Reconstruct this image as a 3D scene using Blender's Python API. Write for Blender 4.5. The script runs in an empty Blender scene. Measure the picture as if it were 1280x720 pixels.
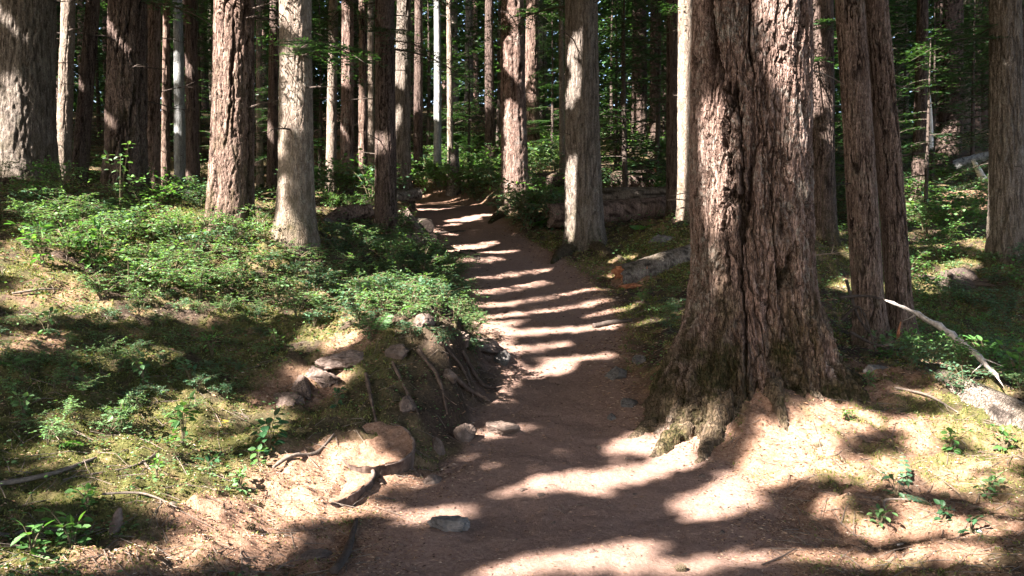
import bpy, math, random
import numpy as np
from mathutils import Vector

# ------------------------------------------------------------------ camera, sky, sun, exposure
S = bpy.context.scene
C = S.collection
CAM_Z = 1.55
PITCH = math.radians(2.17)
F_PX = 924.0                      # focal length in photograph pixels (1280 wide)
cam_d = bpy.data.cameras.new('camera')
cam_d.sensor_width = 36.0
cam_d.lens = 36.0 * F_PX / 1280.0
cam_d.clip_start = 0.05
cam_d.clip_end = 600
cam = bpy.data.objects.new('camera', cam_d)
C.objects.link(cam)
cam.location = (0, 0, CAM_Z)
cam.rotation_euler = (math.pi / 2 - PITCH, 0, 0)
S.camera = cam

SUN_AZ, SUN_EL = math.radians(50), math.radians(42)   # azimuth: left of straight behind the camera
SUN = np.array([-math.sin(SUN_AZ) * math.cos(SUN_EL), -math.cos(SUN_AZ) * math.cos(SUN_EL), math.sin(SUN_EL)])
w = bpy.data.worlds.new('World')
S.world = w
w.use_nodes = True
nt = w.node_tree
sky = nt.nodes.new('ShaderNodeTexSky')
sky.sky_type = 'NISHITA'
sky.sun_disc = False
sky.sun_elevation = SUN_EL
sky.sun_rotation = math.pi + SUN_AZ
sky.air_density = 1.0
sky.dust_density = 3.0
sky.ozone_density = 0.3
nt.links.new(sky.outputs[0], nt.nodes['Background'].inputs[0])
nt.nodes['Background'].inputs[1].default_value = 0.068
sl = bpy.data.lights.new('sun', 'SUN')
sl.energy = 5.0
sl.angle = math.radians(0.42)
sl.color = (1.0, 0.94, 0.87)
so = bpy.data.objects.new('sun', sl)
C.objects.link(so)
so.rotation_euler = Vector(-SUN).to_track_quat('-Z', 'Y').to_euler()
so.location = (-20, -16, 30)
S.view_settings.view_transform = 'Standard'
S.view_settings.look = 'None'
S.view_settings.exposure = 3.35
S.view_settings.gamma = 1
S.cycles.max_bounces = 6
S.cycles.diffuse_bounces = 4
S.cycles.glossy_bounces = 2
S.cycles.transmission_bounces = 4
S.cycles.transparent_max_bounces = 4
S.cycles.caustics_reflective = False
S.cycles.caustics_refractive = False

rng = np.random.default_rng(7)

# ------------------------------------------------------------------ helpers
def at(px, py, d):
    cx = (px - 640.0) / F_PX
    cy = (360.0 - py) / F_PX
    c, s = math.cos(PITCH), math.sin(PITCH)
    return np.array([cx * d, d * (c + cy * s), CAM_Z + d * (-s + cy * c)])

def _hash(ix, iy, iz, seed):
    h = (ix.astype(np.int64) * 374761393 + iy.astype(np.int64) * 668265263 + iz.astype(np.int64) * 2147483647 + seed * 974634777) & 0xffffffff
    h = ((h ^ (h >> 13)) * 1274126177) & 0xffffffff
    h = ((h ^ (h >> 16)) * 2246822519) & 0xffffffff
    return h ^ (h >> 15)

_G = np.array([[1,1,0],[-1,1,0],[1,-1,0],[-1,-1,0],[1,0,1],[-1,0,1],[1,0,-1],[-1,0,-1],[0,1,1],[0,-1,1],[0,1,-1],[0,-1,-1],[1,1,0],[-1,1,0],[0,-1,1],[0,-1,-1]], float)

def pn(x, y, z, seed=0):
    x, y, z = np.broadcast_arrays(np.asarray(x, float), np.asarray(y, float), np.asarray(z, float))
    x0, y0, z0 = np.floor(x), np.floor(y), np.floor(z)
    fx, fy, fz = x - x0, y - y0, z - z0
    u = fx**3 * (fx * (fx * 6 - 15) + 10)
    v = fy**3 * (fy * (fy * 6 - 15) + 10)
    t = fz**3 * (fz * (fz * 6 - 15) + 10)
    def g(a, b, c):
        gr = _G[_hash(x0 + a, y0 + b, z0 + c, seed) & 15]
        return gr[..., 0] * (fx - a) + gr[..., 1] * (fy - b) + gr[..., 2] * (fz - c)
    def l(a, b, k): return a + (b - a) * k
    return l(l(l(g(0,0,0), g(1,0,0), u), l(g(0,1,0), g(1,1,0), u), v),
             l(l(g(0,0,1), g(1,0,1), u), l(g(0,1,1), g(1,1,1), u), v), t)

def fbm(x, y, z, seed=0, o=4, g=0.5):
    r, a, f = 0, 1.0, 1.0
    for i in range(o):
        r = r + a * pn(np.asarray(x) * f, np.asarray(y) * f, np.asarray(z) * f, seed + i * 17)
        a *= g; f *= 2.03
    return r

def sst(a, b, x):
    t = np.clip((x - a) / (b - a), 0, 1)
    return t * t * (3 - 2 * t)

class G:
    """collects vertices and faces; build() links them as ONE mesh object"""
    def __init__(s): s.V, s.F, s.n = [], [], 0
    def add(s, V, F):
        V = np.asarray(V, float).reshape(-1, 3)
        fs = F if isinstance(F, list) else [F]
        for f in fs:
            s.F.append(np.asarray(f, np.int64) + s.n)
        s.V.append(V); s.n += len(V)
        return s
    def arrays(s): return np.concatenate(s.V), s.F
    def build(s, name, m, parent=None, smooth=False, origin=None, attrs=None):
        V = np.concatenate(s.V)
        if origin is not None: V = V - np.asarray(origin)
        me = bpy.data.meshes.new(name)
        me.vertices.add(len(V)); me.vertices.foreach_set('co', V.astype(np.float32).ravel())
        idx = np.concatenate([f.ravel() for f in s.F])
        tot = np.concatenate([np.full(len(f), f.shape[1], np.int64) for f in s.F])
        st = np.concatenate([[0], np.cumsum(tot)[:-1]])
        me.loops.add(len(idx)); me.loops.foreach_set('vertex_index', idx.astype(np.int32))
        me.polygons.add(len(tot)); me.polygons.foreach_set('loop_start', st.astype(np.int32))
        me.polygons.foreach_set('use_smooth', np.full(len(tot), smooth))
        me.update(calc_edges=True)
        for k, a in (attrs or {}).items():
            me.attributes.new(k, 'FLOAT', 'POINT').data.foreach_set('value', np.asarray(a, np.float32))
        me.materials.append(m)
        o = bpy.data.objects.new(name, me)
        C.objects.link(o)
        if parent is not None: o.parent = parent
        elif origin is not None: o.location = origin
        return o

def tag(o, label=None, cat=None, group=None, kind=None):
    if label: o['label'] = label
    if cat: o['category'] = cat
    if group: o['group'] = group
    if kind: o['kind'] = kind
    return o

def thing(name, label, cat, loc, group=None):
    o = bpy.data.objects.new(name, None)
    o.empty_display_size = 0.2
    C.objects.link(o)
    o.location = [float(v) for v in loc]
    return tag(o, label, cat, group)

def dup(root, loc, rz, sc, label=None, group=None):
    r = root.copy(); C.objects.link(r)
    r.location = [float(v) for v in loc]; r.rotation_euler = (0, 0, rz); r.scale = (sc, sc, sc)
    if label: r['label'] = label
    if group: r['group'] = group
    for ch in root.children:
        c = ch.copy(); C.objects.link(c); c.parent = r
    return r

def grid_faces(nr, nc, wrap):
    i = np.arange(nr - 1)[:, None]; j = np.arange(nc if wrap else nc - 1)[None, :]
    a = i * nc + j; b = i * nc + (j + 1) % nc
    return np.stack([a, b, b + nc, a + nc], -1).reshape(-1, 4)

def frames(P):
    T = np.gradient(P, axis=0); T /= np.linalg.norm(T, axis=1)[:, None] + 1e-9
    ref = np.array([0, 0, 1.0]) if abs(T[:, 2]).mean() < 0.8 else np.array([1.0, 0, 0])
    N = np.cross(T, ref); N /= np.linalg.norm(N, axis=1)[:, None] + 1e-9
    return T, N, np.cross(T, N)

def smooth_line(pts, n):
    pts = np.asarray(pts, float)
    t = np.linspace(0, len(pts) - 1, n)
    k = np.clip(t.astype(int), 0, len(pts) - 2); f = (t - k)[:, None]
    p0 = pts[np.maximum(k - 1, 0)]; p1 = pts[k]; p2 = pts[k + 1]; p3 = pts[np.minimum(k + 2, len(pts) - 1)]
    return 0.5 * ((2 * p1) + (-p0 + p2) * f + (2 * p0 - 5 * p1 + 4 * p2 - p3) * f**2 + (-p0 + 3 * p1 - 3 * p2 + p3) * f**3)

def tube(g, pts, radii, n=8, rough=0.0, seed=0, freq=8.0, cap=True, steps=None):
    P = smooth_line(pts, steps) if steps else np.asarray(pts, float)
    R = np.interp(np.linspace(0, 1, len(P)), np.linspace(0, 1, len(radii)), radii)
    T, N, B = frames(P)
    th = np.linspace(0, 2 * np.pi, n, endpoint=False)
    V = P[:, None] + R[:, None, None] * (np.cos(th)[None, :, None] * N[:, None] + np.sin(th)[None, :, None] * B[:, None])
    if rough:
        d = fbm(V[..., 0] * freq, V[..., 1] * freq, V[..., 2] * freq, seed, 3)
        V += (rough * d * R[:, None])[..., None] * (V - P[:, None]) / (R[:, None, None] + 1e-6)
    F = [grid_faces(len(P), n, True)]
    V = V.reshape(-1, 3)
    if cap:
        k = len(V); V = np.concatenate([V, P[:1], P[-1:]])
        j = np.arange(n)
        F.append(np.stack([np.full(n, k), (j + 1) % n, j], -1))
        F.append(np.stack([np.full(n, k + 1), (len(P) - 1) * n + j, (len(P) - 1) * n + (j + 1) % n], -1))
    g.add(V, F)

# leaf templates: local Y is the leaf axis, Z its upper side
OVATE_V = np.array([[0,0,0],[-.30,.22,.05],[-.36,.5,.07],[-.2,.8,.03],[0,1,-.06],[.2,.8,.03],[.36,.5,.07],[.30,.22,.05],[0,.25,0],[0,.55,.0]])
OVATE_F = np.array([[0,8,1],[1,8,9],[1,9,2],[2,9,3],[3,9,4],[0,7,8],[7,9,8],[7,6,9],[6,5,9],[5,4,9]])
DIAM_V = np.array([[0,0,0],[-.5,.45,.12],[0,1,-.05],[.5,.45,.12]])
DIAM_F = np.array([[0,2,1],[0,3,2]])
NEED_V = np.array([[-.12,0,0],[.12,0,0],[.5,.55,0],[0,1,0],[-.5,.55,0]])
NEED_F = np.array([[0,1,2],[0,2,4],[4,2,3]])

def unit(v): return v / (np.linalg.norm(v, axis=-1, keepdims=True) + 1e-9)

def leaves(g, TV, TF, pos, ydir, up, length, width):
    pos = np.asarray(pos, float).reshape(-1, 3); n = len(pos)
    if n == 0: return
    Y = unit(np.broadcast_to(ydir, (n, 3))); U = np.broadcast_to(up, (n, 3))
    X = unit(np.cross(Y, U)); Z = np.cross(X, Y)
    length = np.broadcast_to(length, (n,)); width = np.broadcast_to(width, (n,))
    V = (pos[:, None] + TV[None, :, 0, None] * (X * width[:, None])[:, None]
         + TV[None, :, 1, None] * (Y * length[:, None])[:, None] + TV[None, :, 2, None] * (Z * length[:, None])[:, None])
    F = TF[None] + (np.arange(n) * len(TV))[:, None, None]
    g.add(V.reshape(-1, 3), F.reshape(-1, TF.shape[1]))

# ------------------------------------------------------------------ materials (procedural)
def new_mat(name):
    m = bpy.data.materials.new(name); m.use_nodes = True
    t = m.node_tree; t.nodes.clear()
    return m, t, t.nodes, t.links

def nd(N, kind, **kw):
    n = N.new(kind)
    for k, v in kw.items():
        if k.startswith('i_'): n.inputs[int(k[2:]) if k[2:].isdigit() else k[2:]].default_value = v
        else: setattr(n, k, v)
    return n

def ramp(N, L, fac, stops):
    r = N.new('ShaderNodeValToRGB')
    e = r.color_ramp.elements
    while len(e) < len(stops): e.new(0.5)
    for k, (p, c) in enumerate(stops):
        e[k].position = p; e[k].color = (c[0], c[1], c[2], 1) if not np.isscalar(c) else (c, c, c, 1)
    L.new(fac, r.inputs[0]); return r.outputs[0]

def mixc(N, L, fac, a, b, mode='MIX'):
    m = N.new('ShaderNodeMix'); m.data_type = 'RGBA'; m.blend_type = mode
    for s, v in ((0, fac), (6, a), (7, b)):
        if isinstance(v, (int, float)): m.inputs[s].default_value = v
        elif isinstance(v, tuple): m.inputs[s].default_value = (*v, 1)
        else: L.new(v, m.inputs[s])
    return m.outputs[2]

def noise_tex(N, L, vec, scale, detail=5, rough=0.6, dist=0.0):
    n = nd(N, 'ShaderNodeTexNoise', i_Scale=scale, i_Detail=detail, i_Roughness=rough, i_Distortion=dist)
    L.new(vec, n.inputs['Vector']); return n.outputs[0]

def attr(N, name): return nd(N, 'ShaderNodeAttribute', attribute_name=name).outputs['Fac']

def finish(N, L, col, bump=None, dist=0.01, strength=0.6, rough=0.9, spec=0.15):
    b = nd(N, 'ShaderNodeBsdfPrincipled', i_Roughness=rough)
    b.inputs['Specular IOR Level'].default_value = spec
    L.new(col, b.inputs['Base Color'])
    if bump is not None:
        bp = nd(N, 'ShaderNodeBump', i_Strength=strength, i_Distance=dist)
        L.new(bump, bp.inputs['Height']); L.new(bp.outputs[0], b.inputs['Normal'])
    o = N.new('ShaderNodeOutputMaterial'); L.new(b.outputs[0], o.inputs[0])

def mapped(N, L, scale):
    tc = N.new('ShaderNodeTexCoord')
    mp = nd(N, 'ShaderNodeMapping'); mp.inputs['Scale'].default_value = scale
    L.new(tc.outputs['Object'], mp.inputs[0]); return mp.outputs[0], tc.outputs['Object']

def bark_mat(name, dark, mid, light, lichen=(.32, .34, .27), lich=.25, vs=.16, fine=28, moss=.0, bump=.02, flake=.28):
    m, t, N, L = new_mat(name)
    v, raw = mapped(N, L, (1, 1, vs))
    n1 = noise_tex(N, L, v, fine, 6, .65, .4)
    n2 = noise_tex(N, L, v, fine * .3, 4, .6, .6)
    n3 = noise_tex(N, L, raw, 3.1, 5, .65)
    n4 = noise_tex(N, L, raw, 26, 4, .7)
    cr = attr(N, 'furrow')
    c = ramp(N, L, n1, [(.36, dark), (.49, mid), (.64, light)])
    c = mixc(N, L, ramp(N, L, n2, [(.35, 0), (.65, 1)]), c, mixc(N, L, .5, c, light))
    lm = nd(N, 'ShaderNodeMath', operation='MULTIPLY'); L.new(n3, lm.inputs[0]); L.new(n4, lm.inputs[1])
    lf = ramp(N, L, lm.outputs[0], [(.27, 0), (.36, lich)])
    c = mixc(N, L, lf, c, lichen)
    n5 = noise_tex(N, L, mapped(N, L, (1, 1, .45))[0], 75, 3, .7, .3)
    c = mixc(N, L, ramp(N, L, n5, [(.55, 0), (.64, .65)]), c, tuple(min(1, v * 1.35) for v in light))
    c = mixc(N, L, ramp(N, L, n5, [(.36, .6), (.45, 0)]), c, dark)
    c = mixc(N, L, cr, c, tuple(v * .45 for v in dark))  # furrows go to dark inner bark, with crack shadow painted into the colour
    ms = attr(N, 'moss')
    mm = nd(N, 'ShaderNodeMath', operation='MULTIPLY_ADD', use_clamp=True); L.new(ms, mm.inputs[0]); mm.inputs[1].default_value = 1.0
    md = nd(N, 'ShaderNodeMath', operation='SUBTRACT', use_clamp=True)
    L.new(n3, md.inputs[0]); md.inputs[1].default_value = .5
    mu = nd(N, 'ShaderNodeMath', operation='MULTIPLY'); L.new(md.outputs[0], mu.inputs[0]); mu.inputs[1].default_value = 3.0
    ma = nd(N, 'ShaderNodeMath', operation='MULTIPLY', use_clamp=True); L.new(ms, ma.inputs[0])
    mb = nd(N, 'ShaderNodeMath', operation='ADD'); L.new(mu.outputs[0], mb.inputs[0]); mb.inputs[1].default_value = .8
    L.new(mb.outputs[0], ma.inputs[1])
    mc = ramp(N, L, n4, [(.3, (.016, .013, .007)), (.45, (.030, .029, .011)), (.55, (.055, .042, .021)), (.72, (.12, .085, .045))])
    c = mixc(N, L, ma.outputs[0], c, mc)
    vo = nd(N, 'ShaderNodeTexVoronoi', feature='DISTANCE_TO_EDGE', i_Scale=fine * 1.3)
    va = nd(N, 'ShaderNodeVectorMath', operation='SCALE'); va.inputs['Scale'].default_value = .05
    nv = nd(N, 'ShaderNodeTexNoise', i_Scale=fine * .8, i_Detail=4); L.new(v, nv.inputs['Vector']); L.new(nv.outputs['Color'], va.inputs[0])
    vb = nd(N, 'ShaderNodeVectorMath', operation='ADD'); L.new(v, vb.inputs[0]); L.new(va.outputs[0], vb.inputs[1]); L.new(vb.outputs[0], vo.inputs['Vector'])
    fl = ramp(N, L, vo.outputs['Distance'], [(.0, 0), (.10, 1)])
    ff = nd(N, 'ShaderNodeMath', operation='MULTIPLY_ADD'); L.new(fl, ff.inputs[0]); ff.inputs[1].default_value = -flake; ff.inputs[2].default_value = flake
    c = mixc(N, L, ff.outputs[0], c, dark)
    h0 = nd(N, 'ShaderNodeMath', operation='ADD'); L.new(n1, h0.inputs[0]); L.new(n4, h0.inputs[1])
    h = nd(N, 'ShaderNodeMath', operation='ADD'); L.new(h0.outputs[0], h.inputs[0]); L.new(fl, h.inputs[1])
    finish(N, L, c, h.outputs[0], bump, .85, .95, .08)
    return m

def leaf_mat(name, c0, c1, c2, trans=.35, tcol=None, gloss=.5):
    m, t, N, L = new_mat(name)
    ri = N.new('ShaderNodeNewGeometry').outputs['Random Per Island']
    oi = N.new('ShaderNodeObjectInfo').outputs['Random']
    c = ramp(N, L, ri, [(.0, c0), (.5, c1), (1., c2)])
    hs = nd(N, 'ShaderNodeHueSaturation')
    mr = nd(N, 'ShaderNodeMapRange'); mr.inputs[3].default_value = .75; mr.inputs[4].default_value = 1.2
    L.new(oi, mr.inputs[0]); L.new(mr.outputs[0], hs.inputs['Value']); L.new(c, hs.inputs['Color'])
    c = hs.outputs[0]
    b = nd(N, 'ShaderNodeBsdfPrincipled', i_Roughness=gloss); b.inputs['Specular IOR Level'].default_value = .3
    L.new(c, b.inputs['Base Color'])
    tr = N.new('ShaderNodeBsdfTranslucent')
    L.new(mixc(N, L, 1.0, c, tcol or (1.5, 1.5, .6), 'MULTIPLY'), tr.inputs[0])
    mx = nd(N, 'ShaderNodeMixShader', i_0=trans)
    L.new(b.outputs[0], mx.inputs[1]); L.new(tr.outputs[0], mx.inputs[2])
    o = N.new('ShaderNodeOutputMaterial'); L.new(mx.outputs[0], o.inputs[0])
    return m

def plain_mat(name, stops, scale=20, vs=1.0, bump=.01, rough=.9, spec=.15, island=False):
    m, t, N, L = new_mat(name)
    v, raw = mapped(N, L, (1, 1, vs))
    n = noise_tex(N, L, v, scale, 6, .65, .3)
    if island:
        c = ramp(N, L, N.new('ShaderNodeNewGeometry').outputs['Random Per Island'], stops)
    else:
        c = ramp(N, L, n, stops)
    finish(N, L, c, n, bump, .7, rough, spec)
    return m

M = {}
M['fir'] = bark_mat('furrowed_bark', (.040, .023, .018), (.145, .089, .070), (.28, .192, .162), (.36, .35, .31), .5, .13, 26, bump=.025)
M['fir_dark'] = bark_mat('dark_furrowed_bark', (.030, .020, .017), (.075, .05, .042), (.14, .10, .085), (.16, .15, .12), .2, .13, 26, bump=.02)
M['fir_red'] = bark_mat('reddish_furrowed_bark', (.040, .025, .020), (.125, .080, .062), (.24, .165, .135), (.24, .22, .16), .25, .12, 24, bump=.02)
M['hemlock'] = bark_mat('grey_ridged_bark', (.045, .035, .030), (.115, .09, .075), (.21, .172, .145), (.30, .29, .25), .3, .10, 34, bump=.015)
M['pale'] = bark_mat('pale_scaly_bark', (.085, .062, .048), (.14, .105, .085), (.235, .185, .15), (.42, .40, .34), .35, .3, 22, bump=.01)
M['grey'] = bark_mat('blue_grey_bark', (.11, .11, .11), (.20, .20, .20), (.30, .30, .29), (.34, .34, .32), .35, .2, 20, bump=.01)
M['needle'] = leaf_mat('hemlock_needles', (.015, .040, .018), (.030, .072, .029), (.052, .115, .042), .28)
M['canopy'] = leaf_mat('canopy_needles', (.018, .045, .016), (.03, .075, .025), (.05, .11, .035), .12)
M['leaf'] = leaf_mat('small_shrub_leaf', (.045, .100, .042), (.085, .168, .064), (.14, .235, .095), .38)
M['leaf_blue'] = leaf_mat('dull_shrub_leaf', (.035, .085, .045), (.06, .125, .07), (.09, .17, .09), .33)
M['leaf_big'] = leaf_mat('broad_leaf', (.045, .12, .035), (.075, .175, .045), (.11, .23, .06), .4)
M['leaf_dark'] = leaf_mat('dark_glossy_leaf', (.018, .05, .022), (.028, .075, .032), (.04, .10, .04), .2, gloss=.35)
M['leaf_yellow'] = leaf_mat('yellowing_leaf', (.35, .22, .03), (.45, .30, .04), (.30, .28, .05), .35)
M['fern'] = leaf_mat('fern_frond', (.05, .13, .04), (.075, .18, .05), (.10, .22, .06), .4)
M['moss'] = leaf_mat('moss_blade', (.055, .075, .018), (.12, .14, .03), (.21, .20, .06), .3)
M['twig'] = plain_mat('dry_twig', [(.3, (.06, .045, .037)), (.7, (.19, .15, .12))], 30)
M['dark_twig'] = plain_mat('dark_twig', [(.3, (.03, .022, .018)), (.7, (.08, .06, .05))], 30)
M['stem'] = plain_mat('green_brown_stem', [(.3, (.06, .05, .03)), (.7, (.13, .10, .06))], 30)
M['bleached'] = plain_mat('bleached_wood', [(.3, (.34, .29, .25)), (.5, (.52, .47, .42)), (.7, (.62, .58, .54))], 14, .3, .01)
M['rot'] = plain_mat('rotten_red_wood', [(.3, (.10, .035, .018)), (.5, (.26, .10, .05)), (.7, (.40, .20, .11))], 16, 1, .02)
M['rock'] = plain_mat('grey_rock', [(.3, (.05, .045, .042)), (.5, (.10, .09, .084)), (.7, (.165, .145, .135))], 11, 1, .02)
M['rock_brown'] = plain_mat('dusty_rock', [(.3, (.045, .032, .026)), (.5, (.105, .076, .062)), (.7, (.185, .138, .115))], 11, 1, .025)
M['wood'] = plain_mat('weathered_wood', [(.3, (.05, .033, .027)), (.5, (.12, .086, .071)), (.7, (.21, .158, .135))], 18, 1, .02)
M['dark_wood'] = plain_mat('dark_wood', [(.3, (.03, .02, .016)), (.5, (.085, .058, .046)), (.7, (.16, .115, .09))], 22, .4, .02)
M['dead_wood'] = plain_mat('silvery_dead_wood', [(.3, (.16, .13, .115)), (.5, (.34, .295, .265)), (.68, (.50, .45, .41))], 26, .3, .01)
M['litter'] = plain_mat('needle_litter', [(0, (.035, .02, .014)), (.3, (.09, .05, .03)), (.5, (.25, .14, .08)), (.7, (.32, .195, .12)), (.94, (.36, .26, .18)), (1, (.42, .34, .27))], 5, island=True)

# ground: duff, soil, moss blended by masks that belong to the place itself
def ground_mat():
    m, t, N, L = new_mat('forest_floor')
    tc = N.new('ShaderNodeTexCoord').outputs['Object']
    a = noise_tex(N, L, tc, 3.0, 6, .65)
    b = noise_tex(N, L, tc, 45, 6, .7)
    c2 = noise_tex(N, L, tc, 160, 3, .7)
    dirt = ramp(N, L, b, [(.25, (.085, .053, .041)), (.5, (.20, .126, .099)), (.75, (.32, .215, .172))])
    dirt = mixc(N, L, ramp(N, L, a, [(.35, 0), (.7, .55)]), dirt, (.255, .165, .130))
    dirt = mixc(N, L, ramp(N, L, c2, [(.60, 0), (.70, .7)]), dirt, (.10, .055, .04))
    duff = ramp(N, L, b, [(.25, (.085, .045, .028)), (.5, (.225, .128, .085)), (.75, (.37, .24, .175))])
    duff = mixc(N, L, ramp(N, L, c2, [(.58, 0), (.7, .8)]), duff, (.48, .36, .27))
    soil = ramp(N, L, b, [(.3, (.020, .014, .011)), (.55, (.055, .038, .028)), (.78, (.12, .085, .06))])
    moss = ramp(N, L, b, [(.28, (.022, .023, .010)), (.5, (.070, .068, .022)), (.75, (.15, .125, .05))])
    col = mixc(N, L, attr(N, 'moss'), soil, moss)
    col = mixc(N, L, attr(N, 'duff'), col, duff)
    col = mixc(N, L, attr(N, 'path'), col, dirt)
    h = nd(N, 'ShaderNodeMath', operation='ADD'); L.new(b, h.inputs[0])
    hh = nd(N, 'ShaderNodeMath', operation='MULTIPLY'); L.new(c2, hh.inputs[0]); hh.inputs[1].default_value = .5
    L.new(hh.outputs[0], h.inputs[1])
    finish(N, L, col, h.outputs[0], .02, .8, .95, .08)
    return m
M['ground'] = ground_mat()
#MARK_TREES

# ------------------------------------------------------------------ the trees that can be told apart
# photo column of the trunk at its base and at the frame top, base row, width, distance, bark, label
TREES = [
 (32, 232, 37, 69, 12.0, 'hemlock', 'broad grey trunk at the far left with a sunlit patch low on its bark'),
 (78, 242, 90, 18, 14.0, 'pale', 'slim pale trunk fully in the sun just right of the broad grey one'),
 (97, 243, 121, 18, 13.0, 'fir_dark', 'slim dark trunk leaning right beside the slim sunlit pale trunk'),
 (156, 238, 166, 47, 11.0, 'fir_dark', 'thick dark furrowed trunk in shade behind the left shrubs'),
 (190, 242, 198, 18, 15.0, 'fir_red', 'slim reddish sunlit trunk right beside the thick dark one'),
 (207, 248, 212, 10, 18.0, 'fir_red', 'thin reddish trunk half hidden behind the slim reddish one'),
 (226, 244, 227, 14, 24.0, 'grey', 'distant grey trunk with one bright patch between two slim left trunks'),
 (242, 248, 241, 16, 16.5, 'fir_dark', 'slim brown shaded trunk left of the thick mossy furrowed one'),
 (287, 292, 296, 53, 9.5, 'fir_red', 'thick reddish furrowed trunk with moss flecks rising from the left bank'),
 (369, 290, 373, 43, 9.2, 'pale', 'smooth pale sunlit trunk standing on the left bank'),
 (325, 240, 327, 9, 25.0, 'pale', 'thin far pale trunk seen just left of the smooth pale one'),
 (340, 240, 346, 13, 21.0, 'fir_dark', 'thin dark trunk tucked behind the smooth pale one'),
 (414, 243, 419, 13, 18.0, 'pale', 'thin pale trunk rising straight right of the smooth pale one'),
 (434, 244, 436, 17, 17.0, 'fir', 'brown trunk with broken patchy bark left of the near dark slim trunk'),
 (453, 242, 455, 11, 20.0, 'fir_red', 'thin brown trunk with a sunlit middle close to the near dark trunk'),
 (464, 240, 465, 9, 25.0, 'pale', 'thin far trunk with a bright band just left of the near dark trunk'),
 (482, 301, 483, 27, 12.5, 'fir_dark', 'slim near black trunk in full shade at the left edge of the trail'),
 (503, 238, 506, 21, 17.0, 'hemlock', 'grey trunk with a sunlit top right behind the near black slim trunk'),
 (523, 233, 524, 12, 22.0, 'fir_dark', 'thin dark trunk between the grey one and the bluish one'),
 (547, 231, 547, 10, 22.0, 'grey', 'thin straight bluish grey trunk above the bend of the trail'),
 (563, 226, 562, 8, 23.5, 'pale', 'thin pale trunk right beside the thin bluish grey one'),
 (612, 214, 612, 13, 28.0, 'fir_dark', 'distant dark trunk behind the shrubs above the trail crest'),
 (643, 262, 641, 34, 17.5, 'fir', 'brown furrowed trunk on the right edge of the trail crest'),
 (666, 200, 664, 18, 28.0, 'fir_red', 'distant reddish trunk with a sunlit band right of the crest tree'),
 (732, 306, 724, 47, 14.0, 'hemlock', 'thick grey ridged trunk with bright sun patches and a mossy foot by the trail'),
 (703, 228, 700, 7, 20.0, 'pale', 'thin sunlit trunk peeking out at the left edge of the thick ridged one'),
 (798, 190, 798, 21, 28.0, 'fir_dark', 'straight dark distant trunk in the middle of the right woods'),
 (818, 197, 818, 14, 26.0, 'fir_dark', 'thinner dark trunk right beside the straight dark distant one'),
 (842, 272, 840, 19, 15.5, 'fir_dark', 'dark trunk pressed against the sunlit trunk left of the giant fir'),
 (858, 276, 855, 22, 14.5, 'pale', 'sunlit tan trunk just left of the giant fir'),
 (1030, 300, 1024, 28, 12.0, 'fir_dark', 'dark trunk half hidden behind the right side of the giant fir'),
 (1148, 257, 1147, 16, 20.0, 'fir_dark', 'slim dark trunk right of the leaning double trunk'),
 (1185, 216, 1186, 28, 27.0, 'fir_dark', 'broad black distant trunk between the leaning tree and the right edge tree'),
 (1258, 326, 1247, 40, 12.0, 'hemlock', 'grey trunk near the right edge with a sunlit left side'),
 (1276, 242, 1276, 15, 20.0, 'fir_dark', 'dark trunk at the right edge partly behind the grey one'),
]
BIG = (942, 500, 935, 158, 6.4)
LEAN = (1112, 442, 1068, 66, 8.3)

# ------------------------------------------------------------------ terrain
PATH = np.array([  # row, left px, right px, distance
 (760, 400, 1060, 3.2), (720, 440, 1010, 3.6), (640, 490, 960, 4.5), (600, 535, 930, 5.0), (560, 572, 870, 5.6), (520, 600, 806, 6.3),
 (470, 612, 772, 7.3), (400, 604, 772, 9.2), (350, 585, 735, 11.5), (320, 570, 694, 13.2), (300, 545, 655, 14.6),
 (280, 527, 628, 16.2), (257, 522, 607, 18.3)], float)
_pl = np.array([at(a[1], a[0], a[3]) for a in PATH]); _pr = np.array([at(a[2], a[0], a[3]) for a in PATH])
PY = np.concatenate([[-4, 0, 2.0], _pl[:, 1], [19.6, 21.5, 24, 28]])
PZ = np.concatenate([[.0, .0, .0], _pl[:, 2], [3.05, 3.1, 3.1, 3.1]])
XL = np.concatenate([[-1.2, -1.0, -.85], _pl[:, 0], [-2.6, -3.6, -5.5, -9]])
XR = np.concatenate([[1.3, 1.3, 1.35], _pr[:, 0], [-.9, -1.6, -3.0, -6]])
def zp(y): return np.interp(y, PY, PZ)
def xl(y): return np.interp(y, PY, XL)
def xr(y): return np.interp(y, PY, XR)

CTRL = [  # ground seen beside the path
 (0,720,2.8),(200,720,3.2),(390,715,3.65),(0,600,3.8),(200,600,4.25),(400,600,4.75),(0,480,5.1),(200,480,5.7),(400,480,6.2),(462,415,6.4),
 (512,400,6.9),(560,392,7.5),(0,400,6.1),(200,400,6.9),(440,402,7.2),(0,330,7.3),(200,330,8.2),(520,388,8.7),(560,400,8.6),(560,345,10.8),(400,340,9.0),(530,312,12.8),
 (1060,735,3.6),(1280,720,3.3),(1020,600,4.9),(1050,520,5.8),(1180,600,4.75),(1150,475,6.5),(1280,530,5.5),(1100,560,5.2),
 (1200,445,8.6),(1280,450,8.2),(1200,380,11),(1100,302,14.5),(1200,235,20),(1280,270,17),
 (800,540,5.75),(890,545,5.5),(980,508,5.75),(1060,465,6.7),(800,400,8.9),(830,340,11.2),(770,345,11.6),(740,335,12.4),(700,312,13.8),
 (850,278,14.3),(760,240,18.5),(690,225,21.5),(820,190,28.5),(700,165,33),(430,247,17.0),(550,231,21),(640,172,32),(100,215,20),(300,205,26),(480,215,25),(950,200,26),(1100,190,28),
 (1180,195,28),(1280,190,28),
]
CTRL += [(t[0], t[1], t[4]) for t in TREES]
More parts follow.
